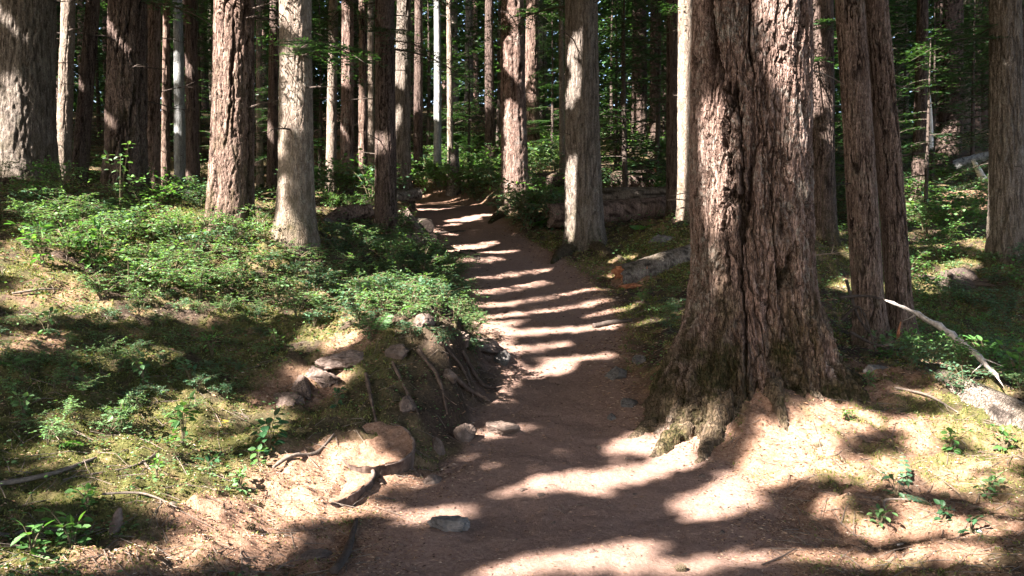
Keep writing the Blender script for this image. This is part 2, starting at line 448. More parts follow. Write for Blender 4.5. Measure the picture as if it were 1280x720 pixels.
CP = np.array([at(*c) for c in CTRL])
far = [(-45, 10, 2.5), (45, 8, .6), (-25, -8, .4), (25, -8, .2), (0, -10, 0), (-12, 0, 1.0), (14, 0, .3), (-60, 60, 14), (60, 60, 12), (0, 60, 13.5), (-30, 40, 9), (30, 40, 8), (0, 90, 17), (-90, 90, 18), (90, 90, 17), (-90, 10, 4), (90, 10, 2)]
CP = np.concatenate([CP, np.array(far, float)])
def _tps(r2): return 0.5 * r2 * np.log(r2 + 1e-9)
_n = len(CP)
_d2 = ((CP[:, None, :2] - CP[None, :, :2]) ** 2).sum(-1)
_A = np.zeros((_n + 3, _n + 3)); _A[:_n, :_n] = _tps(_d2) + np.eye(_n) * 0.06
_A[:_n, _n] = 1; _A[:_n, _n + 1:] = CP[:, :2]; _A[_n:, :_n] = _A[:_n, _n:].T
_W = np.linalg.solve(_A, np.concatenate([CP[:, 2], [0, 0, 0]]))
def rbf(x, y):
    x = np.asarray(x, float); y = np.asarray(y, float); sh = x.shape; x = x.ravel(); y = y.ravel()
    z = _W[_n] + _W[_n + 1] * x + _W[_n + 2] * y
    for i in range(_n):
        z = z + _W[i] * _tps((x - CP[i, 0]) ** 2 + (y - CP[i, 1]) ** 2)
    return z.reshape(sh)

def wobble(x, y): return .10 * pn(x * 1.3, y * 1.3, 3.3) + .06 * pn(x * 4, y * 4, 1.7)
def path_out(x, y):
    """signed distance out of the path (negative inside), and which side"""
    wb = wobble(x, y)
    l = xl(y) - x + wb; r = x - xr(y) + wb
    return np.maximum(l, r), l > r
def ground_z(x, y, detail=True):
    x = np.asarray(x, float); y = np.asarray(y, float)
    zr = rbf(x, y); p = zp(y)
    o, left = path_out(x, y)
    wl = np.where(y < 5.2, .9, np.where(y < 9, .42, .55))
    k = sst(0, 1, o / np.where(left, wl, .6))
    k = np.maximum(k, sst(19.4, 22.5, y))
    z = p + (zr - p) * k
    if detail:
        rough = sst(-.05, .5, o)
        nearb = np.clip(1 - (np.abs(y) - 14) / 20, .15, 1)
        z = z + rough * nearb * (.10 * fbm(x * .9, y * .9, .5, 5, 3) + .055 * fbm(x * 4.2, y * 4.2, 2.5, 9, 3) + .022 * fbm(x * 11, y * 11, 6.5, 10, 3))
        z = z + (1 - rough) * (.030 * fbm(x * 1.7, y * 1.7, 7.5, 3, 3)) - .03 * sst(0, -.6, o)
        fc = left * sst(-.05, .15, o) * (1 - sst(.5, .9, o)) * sst(5.2, 5.8, y) * (1 - sst(9.5, 11, y))
        z = z + fc * (.09 * fbm(x * 3.2, y * 3.2, 8.1, 61, 4) + .05 * np.round(3 * fbm(x * 5, y * 5, 3.1, 62, 3)) / 3)
        dbt = np.sqrt((x - 2.06) ** 2 + (y - 6.40) ** 2)
        z = z + .07 * np.exp(-np.maximum(dbt - .62, 0) / .25) * sst(-.2, .3, o)
        z = z + nearb * .010 * fbm(x * 15, y * 15, 4.5, 21, 2)
    return z
def gz(x, y): return float(ground_z(np.array([x]), np.array([y]))[0])
def blob(x, y, pts):
    v = np.zeros_like(x)
    for (px, py, d, r, a) in pts:
        c = at(px, py, d)
        v = np.maximum(v, a * (1 - sst(.45, 1.0, np.sqrt((x - c[0]) ** 2 + (y - c[1]) ** 2) / r)))
    return v
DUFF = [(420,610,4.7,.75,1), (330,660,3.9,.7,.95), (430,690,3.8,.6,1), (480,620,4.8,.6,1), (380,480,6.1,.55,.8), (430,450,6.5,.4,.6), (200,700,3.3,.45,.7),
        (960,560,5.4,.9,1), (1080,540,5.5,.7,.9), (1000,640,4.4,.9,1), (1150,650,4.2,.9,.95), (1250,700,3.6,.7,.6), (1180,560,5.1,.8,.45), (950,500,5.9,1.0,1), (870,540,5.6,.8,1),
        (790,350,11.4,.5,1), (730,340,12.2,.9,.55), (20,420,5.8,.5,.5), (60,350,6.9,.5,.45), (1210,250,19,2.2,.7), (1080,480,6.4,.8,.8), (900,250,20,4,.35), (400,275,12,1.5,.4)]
MOSS = [(60,340,7.1,.8,1), (120,600,4.1,1.2,.85), (230,540,4.8,.8,1), (300,600,4.6,.5,.9), (60,660,3.4,.8,.8), (200,440,6.2,1.0,.7), (100,480,5.2,1.0,.7), (350,400,7.2,1.0,.7), (480,500,6.3,.5,.8),
        (1150,560,5.1,.45,1), (1250,570,5.0,.5,1), (1090,505,6.1,.5,.9), (1060,590,4.9,.3,.8), (740,335,12.4,.8,1), (830,305,13,1.4,1), (860,330,11.5,1.2,.9), (800,400,9,1.0,.7), (1200,520,5.6,.7,.9), (1230,600,4.8,.6,.7), (1110,500,6.2,.5,.8), (700,300,14.5,1.2,.7), (1200,380,11,3,.6), (1100,520,5.7,.4,.6), (250,300,9.5,2.5,.6), (540,400,8.5,1,.6)]
def masks(x, y):
    o, left = path_out(x, y)
    nz = fbm(x * 2.6, y * 2.6, 1.1, 31, 4) * .55
    path = (1 - sst(-.10, .14, o + nz * .22)) * (1 - sst(18.3, 18.9, y))
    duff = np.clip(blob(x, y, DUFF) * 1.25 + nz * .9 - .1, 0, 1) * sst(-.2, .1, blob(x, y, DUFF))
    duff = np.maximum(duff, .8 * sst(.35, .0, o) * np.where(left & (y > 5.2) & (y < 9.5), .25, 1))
    fine = fbm(x * 7, y * 7, 4.4, 51, 4)
    face = sst(-.1, .05, o) * (1 - sst(.65, 1.15, o + .5 * nz)) * left * sst(5.2, 5.7, y) * (1 - sst(9.5, 11, y))
    moss = np.clip(blob(x, y, MOSS) * .8 + .30 + nz * 1.3 + fine * 1.3, 0, 1) * (1 - .8 * face)
    moss = np.clip(moss + .35 * sst(-.6, -1.1, x) * (1 - sst(5.5, 7, y)), 0, 1)
    duff = np.clip(np.maximum(duff, (.55 - .3 * sst(-.6, -1.1, x) * (1 - sst(5.5, 7, y))) * sst(.12, .4, fine * .8 + nz * .5)), 0, 1) * (1 - .8 * face)
    mound = sst(1.2, 1.5, x) * (1 - sst(6.8, 7.4, y)) * sst(.1, .5, o)
    f2 = fbm(x * 5, y * 5, 9.4, 71, 5, .6)
    duff = duff * (1 - .65 * mound * sst(.02, .30, f2)); moss = np.clip(moss + mound * .25 * sst(-.1, .2, pn(x * 2, y * 2, 1.2, 72)), 0, 1)
    return path, duff, moss, o

def ax(a, b, near0, near1, d0, growth):
    v = list(np.arange(near0, near1, d0))
    s = d0; p = v[-1]
    while p < b: s *= growth; p += s; v.append(p)
    s = d0; p = near0; lo = []
    while p > a: s *= growth; p -= s; lo.append(p)
    return np.array(lo[::-1] + v)
gx = ax(-130, 130, -3.4, 4.2, .024, 1.035)
gy = ax(-14, 170, 2.4, 7.2, .024, 1.012)
GX, GY = np.meshgrid(gx, gy)
gxf, gyf = GX.ravel(), GY.ravel()
gzf = ground_z(gxf, gyf)
Vg = np.stack([gxf, gyf, gzf], -1)
Fg = grid_faces(len(gy), len(gx), False)
mp, mdf, mms, mo = masks(gxf, gyf)
on = (mp > .5)
fpath = on[Fg].sum(1) >= 2
def sub_ground(name, sel, label_kind):
    f = Fg[sel]; u, inv = np.unique(f, return_inverse=True)
    g = G(); g.add(Vg[u], inv.reshape(-1, 4))
    o = g.build(name, M['ground'], smooth=True, attrs={'path': mp[u], 'duff': mdf[u], 'moss': mms[u]})
    o.data.normals_split_custom_set_from_vertices(_Ng[u].tolist())
    tag(o, kind='structure')
    return o
_fn = np.cross(Vg[Fg[:, 2]] - Vg[Fg[:, 0]], Vg[Fg[:, 3]] - Vg[Fg[:, 1]])
_Ng = np.zeros_like(Vg)
for k in range(4): np.add.at(_Ng, Fg[:, k], _fn)
_Ng = unit(_Ng)
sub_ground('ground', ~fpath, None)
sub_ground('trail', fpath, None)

def hit(px, py):
    """where the line of sight through this photo point meets the ground"""
    d = np.linspace(2.2, 60, 1500)
    P = np.array([at(px, py, k) for k in (0.0, 1.0)])
    Q = P[0] + d[:, None] * (P[1] - P[0])
    below = Q[:, 2] < ground_z(Q[:, 0], Q[:, 1])
    i = int(np.argmax(below)) if below.any() else len(d) - 1
    return Q[i]
#MARK_TRUNKS

# ------------------------------------------------------------------ trunks
def bark(X, Y, h, R, style, seed):
    """outward displacement (m) and furrow mask of the bark at points on the trunk"""
    so = seed * 7.31
    if style.startswith('fir'):
        sx = 6.6 if R > .45 else 8.5 if R > .22 else 12
        A = .068 if R > .45 else .034 if R > .22 else .012
        wx = X + .028 * pn(X * 7, Y * 7, h * 2.4 + so, 3) + .020 * np.round(3 * pn(X * 24, Y * 24, h * 10 + so, 4)) / 3
        wy = Y + .028 * pn(X * 7 + 9, Y * 7, h * 2.4 + so, 5) + .020 * np.round(3 * pn(X * 24, Y * 24 + 7, h * 10 + so, 6)) / 3
        n1 = pn(wx * sx, wy * sx, h * sx * .08 + so, seed)
        n2 = pn(wx * sx * 2.3 + 5, wy * sx * 2.3, h * sx * .55 + so, seed + 1)
        n3 = pn(wx * sx * 5 + 5, wy * sx * 5, h * sx * 1.4 + so, seed + 6)
        cm = sst(-.40, -.10, pn(X * 3, Y * 3, h * .9 + so, seed + 8))
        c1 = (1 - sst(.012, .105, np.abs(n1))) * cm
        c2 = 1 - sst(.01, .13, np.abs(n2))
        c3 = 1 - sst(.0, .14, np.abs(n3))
        fl = fbm(wx * 14, wy * 14, h * 5 + so, seed + 2, 4, .6)
        fl = .75 * np.round(fl * 5) / 5 + .25 * fl
        pl = np.round(3 * pn(wx * sx * 1.6, wy * sx * 1.6, h * sx * .5 + so, seed + 12)) / 3
        d = A * (-1.1 * c1 - .42 * c2 * (1 - c1) - .13 * c3 + .16 * fl + .22 * pl + .25 * np.minimum(np.abs(n1), .3))
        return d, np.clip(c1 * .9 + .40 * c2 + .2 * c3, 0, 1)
    sx = {'hemlock': 13, 'pale': 9, 'grey': 9}[style]
    A = {'hemlock': .016, 'pale': .008, 'grey': .004}[style]
    wx = X + .02 * pn(X * 12, Y * 12, h * 5 + so, 3)
    wy = Y + .02 * pn(X * 12 + 9, Y * 12, h * 5 + so, 5)
    n1 = pn(wx * sx, wy * sx, h * sx * .12 + so, seed)
    n2 = pn(wx * sx * 2.1, wy * sx * 2.1, h * sx * .4 + so, seed + 1)
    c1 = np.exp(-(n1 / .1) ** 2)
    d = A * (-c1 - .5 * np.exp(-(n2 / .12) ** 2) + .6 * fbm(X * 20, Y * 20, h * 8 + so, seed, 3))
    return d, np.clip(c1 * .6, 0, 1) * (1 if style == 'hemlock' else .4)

def trunk(base, axis, R, H, zvis, ncol, dz, style, seed, flare=None, mossh=.35, mossamt=.9, shape=None, low=-.5, flecks=0):
    h = np.concatenate([np.arange(low, zvis, dz), np.linspace(zvis, H, 14)])
    th = np.linspace(0, 2 * np.pi, ncol, endpoint=False)
    TH, HH = np.meshgrid(th, h)
    hc = np.maximum(HH, 0)
    r = R * (1 - .55 * hc / max(H, 1))
    X0, Y0 = np.cos(TH), np.sin(TH)
    lob = 1 + .5 * pn(X0 * 1.9, Y0 * 1.9, HH * .35 + seed, seed + 40)
    if flare is None:
        r = r * (1 + .34 * lob * np.exp(-np.maximum(HH + .12, 0) / .22) + .10 * np.exp(-hc / .9))
    else:
        r = r + flare(TH, HH)
    r = r * (1 + .05 * pn(X0 * 1.4, Y0 * 1.4, HH * .6 + seed * 3, seed + 41))
    if shape: r = r * shape(TH, HH)
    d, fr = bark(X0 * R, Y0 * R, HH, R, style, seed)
    lowfade = sst(-.1, .5, HH)
    r = r + d * (.55 + .45 * lowfade)
    bend = .05 * R * np.sin(HH * .8 + seed)
    V = np.stack([r * X0 + axis[0] * HH + bend, r * Y0 + axis[1] * HH, HH], -1).reshape(-1, 3)
    moss = mossamt * np.exp(-np.maximum(HH, 0) / mossh) * np.clip(.75 + .9 * fbm(X0 * 2.2, Y0 * 2.2, HH * 2.2, seed + 9, 3), 0, 1.4)
    if flecks: moss = np.maximum(moss, flecks * sst(.05, .3, pn(X0 * 3, Y0 * 3, HH * 4, seed + 5)) * np.exp(-np.maximum(HH - .5, 0) / 1.2))
    g = G(); g.add(V, grid_faces(len(h), ncol, True))
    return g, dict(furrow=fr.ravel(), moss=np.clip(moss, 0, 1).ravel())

def dead_branch(g, p, az, L, seed, droop=.15):
    r = np.random.default_rng(seed)
    d = np.array([math.cos(az), math.sin(az), r.uniform(-.1, .25)])
    pts = [np.asarray(p) + d * L * t + np.array([0, 0, -droop * L * t * t]) + r.normal(0, .02 * L, 3) * t for t in np.linspace(0, 1, 5)]
    tube(g, pts, [.012 * L + .004, .002], 5)
    for k in range(int(4 * L + 2)):
        t = r.uniform(.3, .95); q = pts[min(int(t * 4), 3)]
        dd = d + r.normal(0, .6, 3); dd /= np.linalg.norm(dd)
        l = L * r.uniform(.15, .4)
        tube(g, [q, q + dd * l * .5, q + dd * l + np.array([0, 0, -.05 * l])], [.005, .0015], 4)

TRUNKS3D = []
for i, (pb, rb, ptop, wpx, d, style, label) in enumerate(TREES):
    R = wpx * d / F_PX / 2
    b = at(pb, rb, d)
    t = at(ptop, 0, d)
    axis = (t - b); axis = axis / axis[2]
    axis[1] = rng.uniform(-.01, .01)
    b[2] = gz(b[0], b[1])
    zv = CAM_Z + .40 * d + .5 - b[2]
    near = d < 15
    root = thing('conifer_tree', label, 'tree', b, 'trunks standing near the trail')
    st = 'hemlock' if style == 'hemlock' else 'fir' if style.startswith('fir') else style
    g, at_ = trunk(b, axis, R, 16, zv, (170 if R > .2 else 96) if near else 56, .018 if near else .05, st, 11 + i, mossh=.3 if style != 'grey' else .2,
                   mossamt={'pale': .8, 'grey': .3}.get(style, .95), flecks=.75 if i == 8 else .5)
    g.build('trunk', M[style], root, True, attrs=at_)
    TRUNKS3D.append((b[0], b[1], R))
    r = np.random.default_rng(200 + i)
    if near or i % 2 == 0:
        for k in range(r.integers(4, 9)):
            hh = r.uniform(.8, min(zv, 6)); az = r.uniform(0, 2 * np.pi)
            p = np.array([axis[0] * hh + R * .9 * math.cos(az), R * .9 * math.sin(az), hh])
            g = G(); dead_branch(g, p, az, r.uniform(.25, .9), 300 + i * 7 + k)
            g.build('dead_branch', M['dark_twig'], root)

# the giant fir beside the trail
def big_flare(TH, HH):
    def lobe(a, wd): return np.exp(-(np.angle(np.exp(1j * (TH - math.radians(a)))) / math.radians(wd)) ** 2)
    f = .54 * lobe(195, 46) * (1 - sst(-.5, 1.25, HH)) ** 1.25 + .31 * lobe(-15, 40) * (1 - sst(-.3, 1.15, HH)) ** 1.2 + .10 * lobe(232, 16) * (1 - sst(-.6, 1.0, HH)) + .12 * lobe(300, 14) * (1 - sst(-.4, .9, HH)) + .14 * lobe(330, 12) * (1 - sst(-.3, 1., HH)) + .16 * lobe(255, 40) * (1 - sst(-.6, .75, HH)) + .3 * lobe(70, 60) * (1 - sst(-.3, 1, HH))
    X0, Y0 = np.cos(TH), np.sin(TH)
    low = 1 - sst(.2, 1.3, HH)
    f = f + low * (.08 * pn(X0 * 2.6, Y0 * 2.6, HH * .9, 77) + .05 * pn(X0 * 7, Y0 * 7, HH * 1.3, 78) + .06 * fbm(X0 * 7, Y0 * 7, HH * 4, 79, 5, .6))
    return f
bb = at(BIG[0], BIG[1], BIG[4]); bt = at(BIG[2], 0, BIG[4])
axb = (bt - bb) / (bt - bb)[2]; axb[1] = 0
R = BIG[3] * BIG[4] / F_PX / 2 * .98
broot = thing('giant_fir_tree', 'giant reddish furrowed fir with a wide mossy foot beside the trail', 'tree', bb)
g, at_ = trunk(bb, axb, R, 18, 4.6, 760, .0065, 'fir', 3, flare=big_flare, mossh=.85, mossamt=1.7, low=-.75, flecks=.2)
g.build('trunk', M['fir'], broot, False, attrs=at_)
for (hh, az, L, sd) in ((1.72, 165, .22, 1), (1.8, 172, .2, 2), (1.66, 180, .18, 3), (2.9, 20, .5, 4), (1.25, -30, .25, 5)):
    a = math.radians(az); g = G()
    dead_branch(g, np.array([axb[0] * hh + R * .93 * math.cos(a), R * .93 * math.sin(a), hh]), a, L, 500 + sd)
    g.build('broken_twig', M['twig'], broot)
TRUNKS3D.append((bb[0], bb[1], .9))

# the leaning pair of trunks grown together at the foot
lb = at(LEAN[0], LEAN[1], LEAN[4]); lt = at(LEAN[2], 0, LEAN[4])
axl = (lt - lb) / (lt - lb)[2]; axl[1] = 0.01
lroot = thing('leaning_tree', 'leaning pair of trunks joined at the foot right of the giant fir', 'tree', lb)
for (p0, p1, wpx, dd, sd) in ((1091, 1055, 38, 8.25, 5), (1129, 1088, 31, 8.45, 6)):
    q0, q1 = at(p0, 442, dd), at(p1, 0, dd); a_ = (q1 - q0) / (q1 - q0)[2]; a_[1] = .01
    R = wpx * dd / F_PX / 2
    def foot(TH, HH): return .10 * (1 - sst(-.5, .7, HH)) + .04 * np.cos(TH * 3 + 1) * (1 - sst(-.4, .4, HH))
    g, at_ = trunk(lb, a_, R, 16, 5.6, 260, .011, 'fir', sd, flare=foot, mossh=.4, mossamt=.9, flecks=.4)
    g.V = [v + (q0 - lb) * [1, 1, 0] for v in g.V]
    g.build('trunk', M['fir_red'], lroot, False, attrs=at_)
for k in range(5):
    a = math.radians([20, -20, 10, 170, 200][k]); hh = [1.3, 2.2, 3.0, 2.6, 1.9][k]; g = G()
    dead_branch(g, np.array([axl[0] * hh + .30 * math.cos(a), .2 * math.sin(a), hh]), a, .35, 520 + k)
    g.build('dead_branch', M['dark_twig'], lroot)
TRUNKS3D.append((lb[0], lb[1], .35))

# bark covered roots running from the giant fir into the ground
for k, (pts, rad) in enumerate([([(868,505,5.95),(842,528,5.72),(815,548,5.5)], [.13,.09,.03]), ([(905,520,5.85),(890,545,5.6),(872,572,5.3)], [.12,.08,.02]), ([(958,500,5.95),(968,522,5.75),(985,548,5.5)], [.11,.07,.02]), ([(1010,485,6.1),(1030,497,6.0),(1062,505,5.9)], [.11,.07,.02]), ([(845,480,6.2),(812,505,6.0),(788,525,5.85)], [.12,.08,.03])]):
    P = []
    for q in pts:
        c = at(*q); P.append(np.array([c[0], c[1], gz(c[0], c[1]) - .01 * len(P)]))
    g = G(); tube(g, P, rad, 22, .55, 950 + k, 9, steps=46); nv = sum(len(v) for v in g.V)
    g.V = [v - bb for v in g.V]
    g.build('root', M['fir'], broot, False, attrs=dict(furrow=np.zeros(nv), moss=np.full(nv, .95)))

# ------------------------------------------------------------------ conifer foliage
def branch(g, gs, origin, az, L, seed, droop=.35, tw=.11, step=.075, wid=.30, up=.1):
    """one flat drooping spray: woody axis into gs, needle twiglets into g"""
    r = np.random.default_rng(seed)
    t = np.linspace(0, 1, 9)
    dirh = np.array([math.cos(az), math.sin(az), 0]); side = np.array([-math.sin(az), math.cos(az), 0])
    c = r.normal(0, .12)
    def P(t):
        t = np.asarray(t)[..., None]
        return np.asarray(origin) + dirh * L * t + side * (c * L * t * t) + np.array([0, 0, 1.0]) * (up * L * t - droop * L * t * t)
    if gs is not None: tube(gs, P(t), [.010 * L + .003, .002], 4, cap=False)
    n = max(4, int(L / (step * 1.6)))
    tl = np.linspace(.12, .98, n)
    pos, dr = [], []
    for k, tk in enumerate(tl):
        for sgn in (-1, 1):
            l = wid * L * (1.05 - tk) ** .7 * r.uniform(.6, 1.15) + .08
            p0 = P(tk); d = unit(dirh * r.uniform(.5, .9) + sgn * side * 1.0 + np.array([0, 0, r.uniform(-.22, .02)]))
            m = max(2, int(l / step))
            s = np.linspace(.1, 1, m) * l
            q = p0 + d * s[:, None] + np.array([0, 0, -1.0]) * (s[:, None] ** 2) * .35
            pr = np.cross(d, [0, 0, 1.0])
            for sg in (-1, 1):
                pos.append(q); dr.append(unit(d * .8 + sg * pr * .75 + r.normal(0, .14, (m, 3))))
            pos.append(q[-1:]); dr.append(d[None])
    pos = np.concatenate(pos); dr = np.concatenate(dr)
    keep = r.random(len(pos)) > .12
    pos, dr = pos[keep], dr[keep]
    upv = unit(np.array([0, 0, 1.0]) + r.normal(0, .28, (len(pos), 3)))
    leaves(g, NEED_V, NEED_F, pos, dr, upv, tw * r.uniform(.7, 1.3, len(pos)), tw * .30)

for (i, hs) in ((8, (3.2, 3.9)), (9, (2.3, 3.0, 3.6)), (13, (4.2, 5.2)), (16, (3.4, 4.4)), (22, (4.5, 5.6)), (24, (4.6, 5.4)), (3, (3.0, 3.9)), (28, (4.4,)), (30, (3.0, 3.8)), (33, (3.6, 4.4)), (0, (3.6, 4.2)), (12, (4.0, 5.5)), (17, (4.4, 5.6)), (6, (5.0,))):
    tr = bpy.data.objects[[o.name for o in C.objects if o.get('label') == TREES[i][6]][0]]
    r = np.random.default_rng(3000 + i); d = TREES[i][4]; ax_ = (at(TREES[i][2], 0, d) - at(TREES[i][0], TREES[i][1], d)); ax_ = ax_ / ax_[2]
    for hh in hs:
        for q in range(3):
            g, gs = G(), G(); az = r.uniform(0, 6.283)
            branch(g, gs, (ax_[0] * hh, 0, hh + r.uniform(-.3, .3)), az, r.uniform(1.1, 2.1), r.integers(1e9), droop=r.uniform(.3, .6), tw=.07, step=.05, wid=.28)
            tw_ = gs.build('branch', M['dark_twig'], tr); g.build('needles', M['needle'], tw_)

def young_hemlock(H, seed, loc, label):
    r = np.random.default_rng(seed)
    root = thing('young_hemlock', label, 'tree', loc, 'young hemlocks in the understory')
    gt = G(); tube(gt, [(0, 0, -.2), (.05, 0, H * .5), (.02, .03, H)], [.012 * H, .007 * H, .004], 8, .1, seed, steps=14)
    gt.build('trunk', M['dark_twig'], root, True)
    g, gs = G(), G()
    for h in np.arange(.35, H * .98, .16):
        for k in range(r.integers(1, 3)):
            L = .36 * (H - h) ** .8 * r.uniform(.6, 1.15) + .25
            branch(g, gs, (0.03, 0, h), r.uniform(0, 6.283), L, r.integers(1e9), droop=r.uniform(.2, .5), tw=.095, step=.07)
    g.build('foliage', M['needle'], root); gs.build('branch', M['dark_twig'], root)
    return root

def deep_tree(seed, H, loc, rr, label, group):
    """a forest tree far behind: trunk, bare lower part, drooping crown of sprays"""
    r = np.random.default_rng(seed)
    root = thing('conifer_tree', label, 'tree', loc, group)
    g, at_ = trunk(loc, (r.normal(0, .012), 0, 1), rr, H, H * .7, 20, .3, 'hemlock', seed, mossamt=.3)
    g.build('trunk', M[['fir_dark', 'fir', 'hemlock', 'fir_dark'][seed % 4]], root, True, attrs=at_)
    g, gs = G(), G()
    for h in np.arange(1.2 + 2 * r.random(), H * .95, .17):
        L = (.9 + 2.2 * (1 - h / H)) * r.uniform(.5, 1.15)
        if r.random() < .25 and h < 6: continue
        branch(g, gs, (0, 0, h), r.uniform(0, 6.283), L, r.integers(1e9), droop=r.uniform(.25, .6), tw=.21, step=.16, wid=.34)
    g.build('crown', M['needle'], root); gs.build('branch', M['dark_twig'], root)
    return root

CORR = [at(*c) for c in ((680,205,24),(690,175,29),(590,215,24),(560,222,24),(620,195,25),(700,200,27),(800,180,28))]
def in_corridor(x, y, H):
    for P in CORR:
        for t in np.linspace(.5, 22, 44):
            q = P + SUN * t
            if q[2] < P[2] + H and (q[0] - x) ** 2 + (q[1] - y) ** 2 < 1.9 ** 2: return True
    return False
DG = 'trunks deep in the forest'
DL = 'dim distant conifer with drooping dark sprays deep in the forest behind the trail'
protos = [deep_tree(900 + k, 17 + k, (0, 0, 0), [.16, .22, .3, .2][k], DL, DG) for k in range(4)]
r = np.random.default_rng(31)
placed = []
k = 0; tries = 0
while k < 105 and tries < 6000:
    tries += 1
    y = 25 + 42 * r.random() ** 1.1; x = r.uniform(-1, 1) * (.78 * y + 5)
    if any((x - a) ** 2 + (y - b) ** 2 < (2.3 if y > 32 else 2.8) ** 2 for a, b in placed): continue
    if any((x - a) ** 2 + (y - b) ** 2 < 1.5 ** 2 for a, b, _ in TRUNKS3D) or in_corridor(x, y, 16): continue
    placed.append((x, y)); k += 1
for k, (x, y) in enumerate(placed):
    z = gz(x, y)
    if k < 4:
        protos[k].location = (x, y, z); protos[k].rotation_euler = (0, 0, r.uniform(0, 6.28))
    else:
        dup(protos[k % 4], (x, y, z), r.uniform(0, 6.28), r.uniform(.85, 1.2))

YH = [(345,238,23,6.0,'small hemlock filling the gap between the pale smooth trunk and the mossy furrowed one'),
 (135,226,20,4.0,'small hemlock behind the slim trunks at the left'),
 (400,236,25,7.5,'hemlock sapling draped behind the thin pale trunks left of the trail'),
 (585,224,24,4.5,'bright young hemlock right above the bend of the trail'),
 (535,228,27,7.5,'dark young hemlock behind the thin bluish trunk'),
 (622,205,30,8.5,'tall young hemlock with drooping sprays above the trail crest'),
 (690,192,27,6.0,'young hemlock between the crest tree and the thick ridged trunk'),
 (765,198,30,7.5,'dark young hemlock right of the thick ridged trunk'),
 (1108,228,21,4.6,'young hemlock with bright flat sprays right of the leaning tree'),
 (1165,218,25,6.0,'young hemlock by the slim dark trunk in the right woods'),
 (1062,240,17,3.6,'dark young hemlock seen between the giant fir and the leaning tree'),
 (1216,215,25,7.0,'young hemlock just left of the grey tree near the right edge'),
 (250,232,26,6.5,'young hemlock deep among the slim left trunks'),
 (480,226,26,5.5,'young hemlock behind the near black trunk'),
 (20,226,22,5.5,'young hemlock behind the broad grey trunk at the far left'),
 (830,200,30,5.0,'low young hemlock behind the sunlit tan trunk')]
for k, (px, py, d, H, lab) in enumerate(YH):
    c = at(px, py, d); z = gz(c[0], c[1])
    if k < 4: yh = young_hemlock(H, 700 + k, (c[0], c[1], z), lab); YH[k] = YH[k] + (yh,)
    else:
        src = YH[k % 4]
        dup(src[5], (c[0], c[1], z), r.uniform(0, 6.28), H / src[3], lab)
HLAB = 'dim young hemlock with drooping sprays standing between the trunks behind the trail'
r = np.random.default_rng(55)
for k in range(46):
    d = r.uniform(17, 34); px = r.uniform(-20, 1300)
    c = at(px, 225, d)
    if 505 < px < 640 and d < 23 or in_corridor(c[0], c[1], 9): continue
    if any((c[0] - a) ** 2 + (c[1] - b) ** 2 < .8 ** 2 for a, b, _ in TRUNKS3D): continue
    src = YH[k % 4]
    dup(src[5], (c[0], c[1], gz(c[0], c[1])), r.uniform(0, 6.28), r.uniform(4.5, 9.5) / src[3], HLAB, 'dim young hemlocks deep between the trunks')
#MARK_CANOPY

# ------------------------------------------------------------------ unseen canopy added up-sun to shade the ground, gaps cut to place sun patches
E1 = unit(np.cross(SUN, [0, 0, 1.0])); E2 = np.cross(SUN, E1)
def s2(P): P = np.asarray(P); return np.stack([P @ E1, P @ E2], -1)
GAPS = []
BLOCK = [(bb[0], bb[1], bb[2], axb, .62, 16), (lb[0], lb[1], lb[2], axl, .4, 14)]
for (pb, rb, ptop, wpx, d, style, label) in TREES:
    if d < 15.5 and wpx > 24:
        b_ = at(pb, rb, d); t_ = at(ptop, 0, d); a_ = (t_ - b_) / (t_ - b_)[2]
        BLOCK.append((b_[0], b_[1], b_[2], a_, wpx * d / F_PX / 2 * .95, 15))
def shaded(P, own=False):
    # the giant fir already keeps the sun from this point
    for (bx, by, bz, ax_, R_, top) in BLOCK:
        for t in np.linspace(.9, 16, 120):
            q = P + SUN * t; h = q[2] - bz
            if -.5 < h < top and math.hypot(q[0] - bx - ax_[0] * h, q[1] - by) < R_ + (.4 if h < .8 else 0): return True
    return False
def gap_ground(p, q, rad):
    a, b = hit(*p), hit(*q)
    if shaded((a + b) / 2): return
    GAPS.append((s2(a), s2(b), rad))
def gap_at(p, q, d, rad):
    if shaded((at(*p, d) + at(*q, d)) / 2): return
    GAPS.append((s2(at(*p, d)), s2(at(*q, d)), rad + (.07 if d > 9 else 0)))
# sun bands across the trail
for p, q, rad in [((590,346),(680,338),.13), ((588,366),(640,362),.20), ((640,362),(675,353),.16), ((604,398),(755,377),.10), ((600,383),(752,362),.10),
                  ((630,416),(765,409),.12), ((628,440),(700,432),.10), ((612,467),(700,462),.14), ((690,452),(760,446),.10),
                  ((640,612),(735,606),.08), ((735,605),(850,582),.18), ((790,556),(885,540),.18),
                  ((620,715),(720,703),.13), ((720,702),(800,685),.10), ((760,712),(960,700),.06), ((530,262),(600,258),.12), ((560,275),(590,274),.1),
                  ((550,306),(580,300),.08)]:
    gap_ground(p, q, rad)
# right mound and the fallen log
for p, q, rad in [((890,632),(985,545),.22), ((960,590),(1050,520),.24), ((1015,528),(1055,518),.12), ((1150,520),(1210,525),.06),
                  ((1000,690),(1120,705),.05), ((1205,490),(1280,560),.24), ((1130,490),(1180,500),.06), ((1180,470),(1270,490),.10)]:
    gap_ground(p, q, rad)
